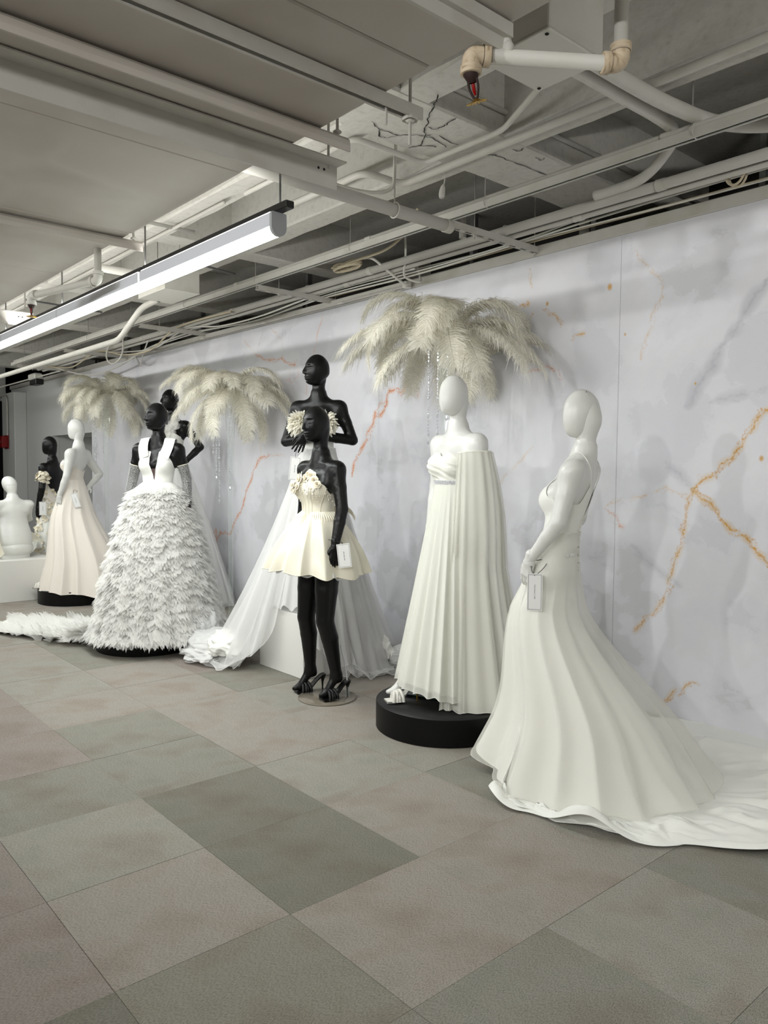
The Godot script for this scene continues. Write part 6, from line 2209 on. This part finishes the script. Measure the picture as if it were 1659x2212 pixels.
# ---- black mannequin behind the ruffled gown, white bow at the bust
func bow_gown() -> void:
	var at := Vector3(-8.03, 0.47, -3.84)
	var turn := deg_to_rad(32)
	var arms := {"L": [Vector3(0.30, 1.29, -0.10), Vector3(0.18, 1.12, 0.03), Vector3(-0.8, -0.5, 0.3), Vector3(0, 0.4, 1)], "R": [Vector3(0.30, 1.29, -0.10), Vector3(0.18, 1.12, 0.03), Vector3(-0.8, -0.5, 0.3), Vector3(0, 0.4, 1)]}
	mannequin("black mannequin by the wall, half hidden behind the ruffled gown mannequin", at, turn, M.black_satin, {"arms": arms, "face": true, "yaw": deg_to_rad(-30), "cut": 1.1}, "black mannequins")
	var g := gown("white strapless gown with a sparkling split bow, half hidden by the ruffled gown", at, turn)
	var top := func(a): return knots([[0, 1.40], [0.5, 1.45], [1.2, 1.40], [3.15, 1.34]], absf(a))
	var bottom := func(_a): return 1.20
	obj("bodice", bodice(top, bottom, 0.008, 0.0).smooth(), M.white_crepe, g)
	var r := RandomNumberGenerator.new()
	r.seed = 14
	for s in [-1.0, 1.0]:
		var mb := MB.new()
		for k in 46:
			var t := k / 45.0
			var c := Vector3(lerpf(0.01, 0.13, t) * s, lerpf(1.40, 1.56, t), 0.135 - 0.03 * t)
			var nrm := Vector3(0.3 * s + r.randfn() * 0.4, 0.2 + r.randfn() * 0.4, 1.0).normalized()
			ruffle(mb, c + Vector3(r.randfn(), r.randfn(), r.randfn()) * 0.012, nrm, Vector3(r.randfn(), r.randfn(), 0.1).normalized(), 0.06, 0.045, r)
		obj("bow_loop", mb.smooth(), M.ruffle_tulle, g)
	var sk := skirt([[0, 0.55, -0.44, 0.0], [90, 0.62, -0.45, 0.0], [180, 0.50, -0.45, 0.0], [270, 0.55, -0.44, 0.0]], {"y0": 1.205, "off": 0.01, "amp": 0.04, "folds": 12.0, "power": 0.9, "seed": 7.7, "rows": 34, "cols": 220, "floor": -0.464})
	obj("skirt", sk.smooth(), M.tulle_dense, g)
	var ov := skirt([[0, 0.62, -0.45, 0.0], [90, 0.72, -0.455, 0.0], [180, 0.52, -0.45, 0.0], [270, 0.62, -0.45, 0.0]], {"y0": 1.205, "off": 0.014, "amp": 0.05, "folds": 13.0, "power": 0.9, "seed": 8.7, "rows": 34, "cols": 220, "floor": -0.464})
	obj("overskirt", ov.smooth(), M.tulle, g)


# ---- white mannequin at left in a plain strapless satin gown
func plain_satin_gown() -> void:
	var at := Vector3(-8.95, 0.157, -3.13)
	var turn := deg_to_rad(-48)
	var arms := {"L": [Vector3(0.205, 1.27, -0.02), Vector3(0.205, 1.05, 0.045), Vector3(-0.1, -1, 0.15), Vector3(-0.3, 0, 1)], "R": [Vector3(0.315, 1.285, -0.14), Vector3(0.165, 1.13, -0.09), Vector3(-0.75, -0.55, -0.1), Vector3(0, 0.5, -0.8)]}
	mannequin("white faceless mannequin at left seen from behind, one hand on her back", at, turn, M.white_gloss, {"arms": arms, "lean": 0.10, "yaw": deg_to_rad(-8), "pitch": 0.1, "cut": 1.05}, "white mannequins")
	var lean := 0.10
	var g := gown("plain cream satin strapless gown with deep folds at far left", at, turn)
	var top := func(a): return knots([[0, 1.41], [0.42, 1.462], [0.9, 1.44], [1.5, 1.40], [2.3, 1.35], [3.15, 1.32]], absf(a))
	var bottom := func(_a): return 1.235
	var b := bodice(top, bottom, 0.008, lean)
	obj("bodice", b.smooth(), M.cream_satin, g)
	obj("neckline_binding", hem_tube(b, 26, 96, true, 0.003), M.cream_satin, g)
	var mb := MB.new()
	for k in 14:
		var y := 1.25 + 0.012 * k
		var p := []
		for s in 7:
			var a := lerpf(1.0, 2.2, s / 6.0)
			p.append(lean_of(on_torso(y + 0.012 * sin(s * 1.3 + k), a, 0.010), lean))
		mb.tube(curve_path(p, 3), 0.0035, 6)
	obj("ruched_side", mb.smooth(), M.cream_satin, g)
	obj("waist_band", tube_mesh(closed_ring(1.235, 0.010, lean), 0.007, 8), M.cream_satin, g)
	var sk := skirt([[0, 0.44, 0.02, 0.0], [60, 0.42, 0.0, 0.0], [110, 0.46, -0.02, 0.0], [180, 0.66, -0.13, 0.0], [230, 0.6, -0.12, 0.0], [300, 0.46, 0.0, 0.0]], {"y0": 1.24, "off": 0.010, "lean": lean, "amp": 0.05, "folds": 5.5, "power": 0.95, "seed": 9.2, "rows": 44, "cols": 260, "floor": -0.15, "hemwave": 0.004})
	obj("skirt", sk.smooth(), M.cream_satin, g)
	obj("hem", hem_tube(sk, 44, 260, true, 0.003), M.cream_satin, g)
	swing_tag("small swing tag on the wrist of the left white mannequin, over the satin skirt", Vector3(-8.79, 1.225, -3.03), deg_to_rad(62), -0.3, Vector2(0.07, 0.165), "", [Vector3(-8.79, 1.225, -3.03), Vector3(-8.80, 1.25, -3.03), Vector3(-8.83, 1.27, -3.05), Vector3(-8.81, 1.26, -3.08), Vector3(-8.79, 1.23, -3.04)])
	sandal("white shoe at the edge of the far left black plinth", Vector3(-9.05, 0.157, -2.80), deg_to_rad(-40), M.white_leather, "")


func closed_ring(y: float, off: float, lean: float) -> PackedVector3Array:
	var p := PackedVector3Array()
	for k in 65: p.append(lean_of(on_torso(y, TAU * k / 64, off), lean))
	return p


# ---- black mannequin at far left in lace
func lace_gown() -> void:
	var at := Vector3(-10.28, 0.0, -3.27)
	var turn := deg_to_rad(-58)
	var arms := {"L": [Vector3(0.22, 1.26, -0.04), Vector3(0.225, 1.03, 0.02), Vector3(0.0, -1, 0.1), Vector3(-0.25, 0, 1)], "R": [Vector3(0.31, 1.27, -0.13), Vector3(0.22, 1.07, 0.0), Vector3(-0.3, -0.9, 0.2), Vector3(0, 0.3, 1)]}
	mannequin("small looking black mannequin at far left seen from behind, in the lace gown", at, turn, M.black_satin, {"arms": arms, "yaw": deg_to_rad(5), "pitch": 0.05, "cut": 1.0}, "black mannequins")
	var g := gown("ivory lace gown with floral appliques and puffed off-shoulder sleeves at far left", at, turn)
	var top := func(a): return knots([[0, 1.42], [0.42, 1.455], [1.0, 1.42], [1.6, 1.36], [2.3, 1.24], [3.15, 1.12]], absf(a))
	var bottom := func(_a): return 1.06
	obj("bodice", bodice(top, bottom, 0.008, 0.0).smooth(), M.cream_satin, g)
	var sk := skirt([[0, 0.34, 0.012, 0.0], [90, 0.40, 0.012, 0.0], [180, 0.62, 0.012, 0.0], [270, 0.42, 0.012, 0.0]], {"y0": 1.08, "off": 0.010, "amp": 0.035, "folds": 9.0, "power": 1.2, "seed": 11.2, "rows": 40, "cols": 200})
	obj("skirt", sk.smooth(), M.white_crepe, g)
	var r := RandomNumberGenerator.new()
	r.seed = 33
	var mb := MB.new()
	for k in 330:
		var j := int(pow(r.randf(), 1.2) * 37) + 1
		var i := r.randi() % 200
		var p := sk.v[j * 200 + i]
		var nrm := (sk.v[(j + 1) * 200 + i] - p).cross(sk.v[j * 200 + (i + 1) % 200] - p).normalized()
		if nrm.dot(Vector3(p.x, 0, p.z)) < 0.0: nrm = -nrm
		for q in 4:
			var d := Vector3(r.randfn(), r.randfn(), r.randfn()).normalized()
			d = (d - nrm * d.dot(nrm)).normalized()
			ruffle(mb, p, nrm, d, 0.035, 0.032, r)
	for k in 120:
		var a := r.randf() * TAU
		var y := r.randf_range(1.10, 1.42)
		if y > top.call(wrapf(a, -PI, PI)): continue
		ruffle(mb, on_torso(y, a, 0.010), Vector3(sin(a), 0, cos(a)), Vector3(r.randfn() * cos(a), r.randfn(), -r.randfn() * sin(a)).normalized(), 0.04, 0.03, r)
	var o := obj("floral_appliques", mb.smooth(), M.rose_cloth, g)
	o.set_meta("kind", "stuff")
	for s in [-1.0, 1.0]:
		mb = MB.new()
		for k in 90:
			var a := r.randf() * TAU
			var t := r.randf()
			var c := Vector3(0.195 * s, 1.475 - 0.10 * t, -0.03)
			var d := Vector3(cos(a), r.randfn() * 0.3, sin(a)).normalized()
			ruffle(mb, c + d * (0.040 + 0.012 * sin(t * PI)), d, Vector3(r.randfn() * 0.4, -1, r.randfn() * 0.4).normalized(), 0.055, 0.04, r)
		obj("puff_sleeve", mb.smooth(), M.rose_cloth, g)
	swing_tag("small swing tag on the black wrist at far left, over the lace gown", Vector3(-10.06, 1.085, -3.09), deg_to_rad(70), 0.0, Vector2(0.085, 0.17), "", [Vector3(-10.06, 1.085, -3.09), Vector3(-10.06, 1.11, -3.09), Vector3(-10.08, 1.14, -3.11), Vector3(-10.06, 1.13, -3.14), Vector3(-10.05, 1.10, -3.10)])


# ---- seated white mannequin on the long plinth
func seated_mannequin() -> void:
	var at := Vector3(-9.63, 0.473, -2.62)
	var turn := deg_to_rad(-84)
	var arms := {"L": [Vector3(0.205, 1.30, 0.11), Vector3(0.10, 1.17, 0.30), Vector3(-0.5, -0.4, 0.8), Vector3(-0.3, 0.8, 0.3)], "R": [Vector3(0.185, 1.30, 0.13), Vector3(0.10, 1.17, 0.30), Vector3(-0.5, -0.4, 0.8), Vector3(-0.3, 0.8, 0.3)]}
	var opt := {"arms": arms, "cut": 0.74, "pitch": 0.30, "legs": false}
	var t := thing("mannequin", "white faceless mannequin sitting bent forward on the plinth at far left", "mannequin", at, turn, "white mannequins")
	var mb := body_mesh(opt)
	# sits: the torso comes down to the seat, curves forward, and the head bows
	for k in mb.v.size():
		var p := mb.v[k]
		var h := maxf(p.y - 0.86, 0.0)
		var w := 1.05 + 0.33 * exp(-pow((p.y - 1.21) / 0.12, 2.0))
		mb.v[k] = Vector3(p.x * w, 0.03 + (p.y - 0.80) * 0.815, p.z * w + 0.12 * h * h - 0.05)
	var legs := []
	for s in [-1.0, 1.0]:
		var hip := Vector3(0.10 * s, 0.105, -0.02)
		var knee := Vector3(0.24 * s, 0.24, 0.36)
		var ank := Vector3(-0.10 * s, 0.06, 0.34 + 0.10 * s)
		legs.append([1, hip, knee, 0.098, 0.058, 0.04])
		legs.append([1, knee, knee.lerp(ank, 0.4), 0.056, 0.050, 0.03])
		legs.append([1, knee.lerp(ank, 0.4), ank, 0.050, 0.032, 0.03])
		legs.append([1, ank, ank + Vector3(-0.15 * s, -0.02, 0.10), 0.032, 0.02, 0.02])
	legs.append([2, Vector3(0, 0.11, -0.06), Vector3(0.19, 0.11, 0.15), 0.05])
	net_mesh(legs, 0.012, mb)
	obj("body", mb.smooth(), M.white_gloss, t)
	var g := thing("lap_drape", "white satin cloth gathered over the lap of the seated mannequin", "cloth", at, turn)
	mb = MB.new()
	var pts := PackedVector3Array()
	for j in 24:
		var v := j / 23.0
		for i in 60:
			var u := i / 59.0
			var x := lerpf(-0.34, 0.34, u)
			var z := lerpf(-0.02, 0.50, v)
			var y := 0.235 + 0.10 * v - 0.9 * pow(absf(x), 2.0) + 0.018 * sin(u * 22.0 + v * 9.0) + 0.012 * sin(v * 25.0 - u * 12.0)
			y -= 0.34 * smoothstep(0.78, 1.0, v)
			pts.append(Vector3(x * (1.0 + 0.25 * sin(v * PI)), maxf(y, 0.01), z))
	mb.grid(pts, 24, 60)
	obj("folds", mb.smooth(), M.ivory_satin, g)
	obj("side_panel", strap([Vector3(0.19, 0.36, -0.02), Vector3(0.20, 0.24, -0.08), Vector3(0.21, 0.13, -0.14), Vector3(0.20, 0.04, -0.2)], 0.10, [Vector3(1, 0.1, 0.1), Vector3(1, 0.1, 0), Vector3(1, 0.1, -0.1), Vector3(1, 0.1, -0.2)]), M.ivory_satin, g)


# ---------------------------------------------------------------- ostrich plume centrepieces
# a plume that starts at the origin, rises towards +z and droops; barbs both sides
func plume(length: float, rise: float, fall: float, width: float, r: RandomNumberGenerator) -> Array:
	var n := 34
	var spine := PackedVector3Array()
	var p := Vector3.ZERO
	var twist := r.randf_range(-0.35, 0.35)
	for k in n + 1:
		spine.append(p)
		var t := float(k) / n
		var e := lerpf(rise, fall, pow(t, 1.35))
		var side := twist * t
		p += Vector3(sin(side) * cos(e), sin(e), cos(side) * cos(e)) * length / n
	var mb := MB.new()
	var per := 7
	for k in range(3, n):
		for q in per:
			for s: float in [-1.0, 1.0]:
				var f := k + float(q) / per
				var t := f / n
				var base := spine[k].lerp(spine[mini(k + 1, n)], float(q) / per)
				var tan_ := (spine[mini(k + 1, n)] - spine[k - 1]).normalized()
				var across := tan_.cross(Vector3(0, 1, 0.01)).normalized() * s
				var nrm := across.cross(tan_).normalized() * s
				var w := width * (0.35 + 0.65 * sin(pow(t, 0.75) * PI * 0.86)) * r.randf_range(0.6, 1.2)
				if t > 0.93: w *= 0.7
				var ang := r.randf_range(0.08, 0.62) + 0.75 * smoothstep(0.82, 1.0, t)
				var d := (across * cos(ang) + tan_ * sin(ang)).normalized()
				var lift := nrm * r.randf_range(-0.25, 0.25)
				var p1 := base + (d + lift) * w * 0.38 + Vector3(0, -0.02 * w, 0)
				var p2 := base + (d + lift) * w * 0.75 + tan_ * w * 0.10 + Vector3(0, -0.12 * w, 0)
				var p3 := base + (d + lift) * w * 0.92 + tan_ * w * 0.30 + Vector3(0, -0.42 * w, 0) + lift * w * r.randf_range(-0.3, 0.6)
				var b0 := 0.0023
				var ww := tan_ * b0
				var v0 := mb.v.size()
				mb.v.append_array(PackedVector3Array([base - ww, base + ww, p1 - ww * 1.1, p1 + ww * 1.1, p2 - ww * 0.9, p2 + ww * 0.9, p3 - ww * 0.35, p3 + ww * 0.35]))
				for z in 8: mb.uv.append(Vector2.ZERO)
				for z in 3:
					var o := v0 + z * 2
					mb.ix.append_array(PackedInt32Array([o, o + 1, o + 3, o, o + 3, o + 2]))
	var rad := []
	for k in n + 1: rad.append(lerpf(0.0022, 0.0006, float(k) / n))
	var q := MB.new()
	q.tube(spine, rad, 5, false)
	# the soft fuzz of the barbs
	var vn := MB.new()
	var vp := PackedVector3Array()
	for k in n + 1:
		var t := float(k) / n
		var tan_ := (spine[mini(k + 1, n)] - spine[maxi(k - 1, 0)]).normalized()
		var across := tan_.cross(Vector3(0, 1, 0.01)).normalized()
		var w := width * (0.35 + 0.65 * sin(pow(t, 0.75) * PI * 0.86)) * smoothstep(0.03, 0.12, t)
		for s in 9:
			var u := s / 4.0 - 1.0
			var ww := w * absf(u) * (0.72 + 0.16 * sin(k * 2.1 + s * 1.7))
			vp.append(spine[k] + across * signf(u) * ww * 0.80 + tan_ * ww * 0.38 + Vector3(0, -0.30 * ww * absf(u), 0))
	vn.grid(vp, n + 1, 9)
	return [mb.smooth(), q.smooth(), vn.smooth()]


func feather_stand(label: String, base: Vector3, hub: float, size: float, count: int, strands: Array, seed_: int) -> void:
	var t := thing("feather_centrepiece", label, "centrepiece", base, 0.0, "ostrich feather centrepieces along the wall")
	var r := RandomNumberGenerator.new()
	r.seed = seed_
	# clear trumpet vase
	var mb := MB.new()
	mb.lathe(PackedVector2Array([Vector2(0.001, 0.0), Vector2(0.12, 0.0), Vector2(0.12, 0.012), Vector2(0.03, 0.03), Vector2(0.022, 0.1), Vector2(0.024, hub * 0.45), Vector2(0.034, hub * 0.75), Vector2(0.055, hub * 0.9), Vector2(0.085, hub - 0.02)]), Vector3.ZERO, 28)
	obj("glass_vase", mb.smooth(), M.clear_glass, t)
	mb = MB.new()
	mb.ball(Vector3(0, hub, 0), Vector3(0.10, 0.07, 0.10), 8)
	obj("foam_ball", mb.smooth(), M.feather, t)
	# a few plume shapes, each used several times
	var kinds := []
	for k in 9:
		var f := k / 8.0
		kinds.append(plume(size * r.randf_range(0.92, 1.12), lerpf(1.10, -0.35, f) + r.randf_range(-0.1, 0.1), lerpf(-0.95, -1.85, r.randf()), r.randf_range(0.105, 0.14) * size / 0.6, r))
	for k in count:
		var which := (k * 4 + r.randi() % 2) % 9
		var az := TAU * (k * 0.381966) + r.randf_range(-0.15, 0.15)
		var holder := obj("plume", kinds[which][0], M.feather, t)
		holder.transform = Transform3D(Basis(Vector3.UP, az) * Basis(Vector3.RIGHT, r.randf_range(-0.22, 0.22)) * Basis(Vector3.BACK, r.randf_range(-0.25, 0.25)), Vector3(sin(az) * 0.05, hub + 0.01, cos(az) * 0.05))
		obj("quill", kinds[which][1], M.quill if k % 3 == 0 else M.feather, holder)
		obj("fuzz", kinds[which][2], M.feather_fuzz, holder)
	# crystal strands
	for s in strands:
		mb = MB.new()
		var y: float = hub - 0.06
		var k := 0
		while y > hub - s[2]:
			var rr := 0.0065 if k % 5 else 0.011
			mb.ball(Vector3(s[0], y, s[1]), Vector3(rr, rr * 1.2, rr), 3)
			y -= rr * 2.6 + 0.006
			k += 1
		mb.ball(Vector3(s[0], y - 0.015, s[1]), Vector3(0.012, 0.022, 0.008), 4)
		mb.tube(PackedVector3Array([Vector3(s[0], hub - 0.04, s[1]), Vector3(s[0], y, s[1])]), 0.0008, 4)
		obj("crystal_strand", mb.flat(), M.crystal, t)


func build_feather_stands() -> void:
	feather_stand("largest cream ostrich feather plume, above the chiffon gown mannequin", Vector3(-3.83, 0, -3.88), 2.46, 0.70, 30, [[0.02, 0.10, 0.66], [0.07, 0.06, 0.55], [-0.05, 0.12, 0.7]], 4)
	feather_stand("middle cream ostrich feather plume, between the ruffled and tulle gowns", Vector3(-6.88, 0, -3.92), 2.32, 0.66, 30, [[-0.10, 0.14, 0.62], [0.0, 0.16, 0.86], [0.09, 0.06, 0.95], [0.04, 0.15, 1.1]], 5)
	feather_stand("smallest cream ostrich feather plume, above the far left gowns", Vector3(-10.2, 0, -3.95), 2.48, 0.62, 28, [[-0.10, 0.12, 0.75], [0.02, 0.14, 0.95], [0.12, 0.08, 0.7]], 6)


# ---------------------------------------------------------------- things at the far end
func build_far_corner() -> void:
	var t := thing("fire_alarm", "red fire alarm box on the white pier at far left", "alarm", Vector3(-15.78, 2.0, WALL_Z + 0.235))
	obj("body", bevel_mesh(Vector3(0, 0, 0.05), Vector3(0.20, 0.22, 0.10), 0.012), M.alarm_red, t)
	obj("strobe", bevel_mesh(Vector3(-0.10, 0.0, 0.12), Vector3(0.10, 0.045, 0.05), 0.01), M.cable_white, t)
	obj("back_plate", bevel_mesh(Vector3(0, 0, -0.004), Vector3(0.23, 0.25, 0.02), 0.004), M.alarm_red, t)
	pipe("conduit", "thin white conduit curving down the pier to the red alarm box", "conduit", rounded_path([Vector3(-16.4, 2.88, WALL_Z + 0.24), Vector3(-15.66, 2.88, WALL_Z + 0.24), Vector3(-15.66, 2.12, WALL_Z + 0.24)], 0.2, 8), 0.014)
	t = thing("gold_stack", "stack of gold boxes against the black drapes at the far left edge", "boxes", Vector3(-16.35, 0.0, -3.62))
	for k in 3:
		obj("gold_box", bevel_mesh(Vector3(-0.05 + 0.10 * k, 1.62 - 0.11 * k, 0.12 * k), Vector3(0.18, 0.34 - 0.06 * k, 0.16), 0.006), M.gold_card, t)
	obj("table", bevel_mesh(Vector3(0.05, 1.27, 0.0), Vector3(0.6, 0.06, 0.75), 0.01), M.black_metal, t)
	obj("table_skirt", bevel_mesh(Vector3(0.0, 0.62, 0.0), Vector3(0.5, 1.24, 0.65), 0.01), M.black_cloth, t)
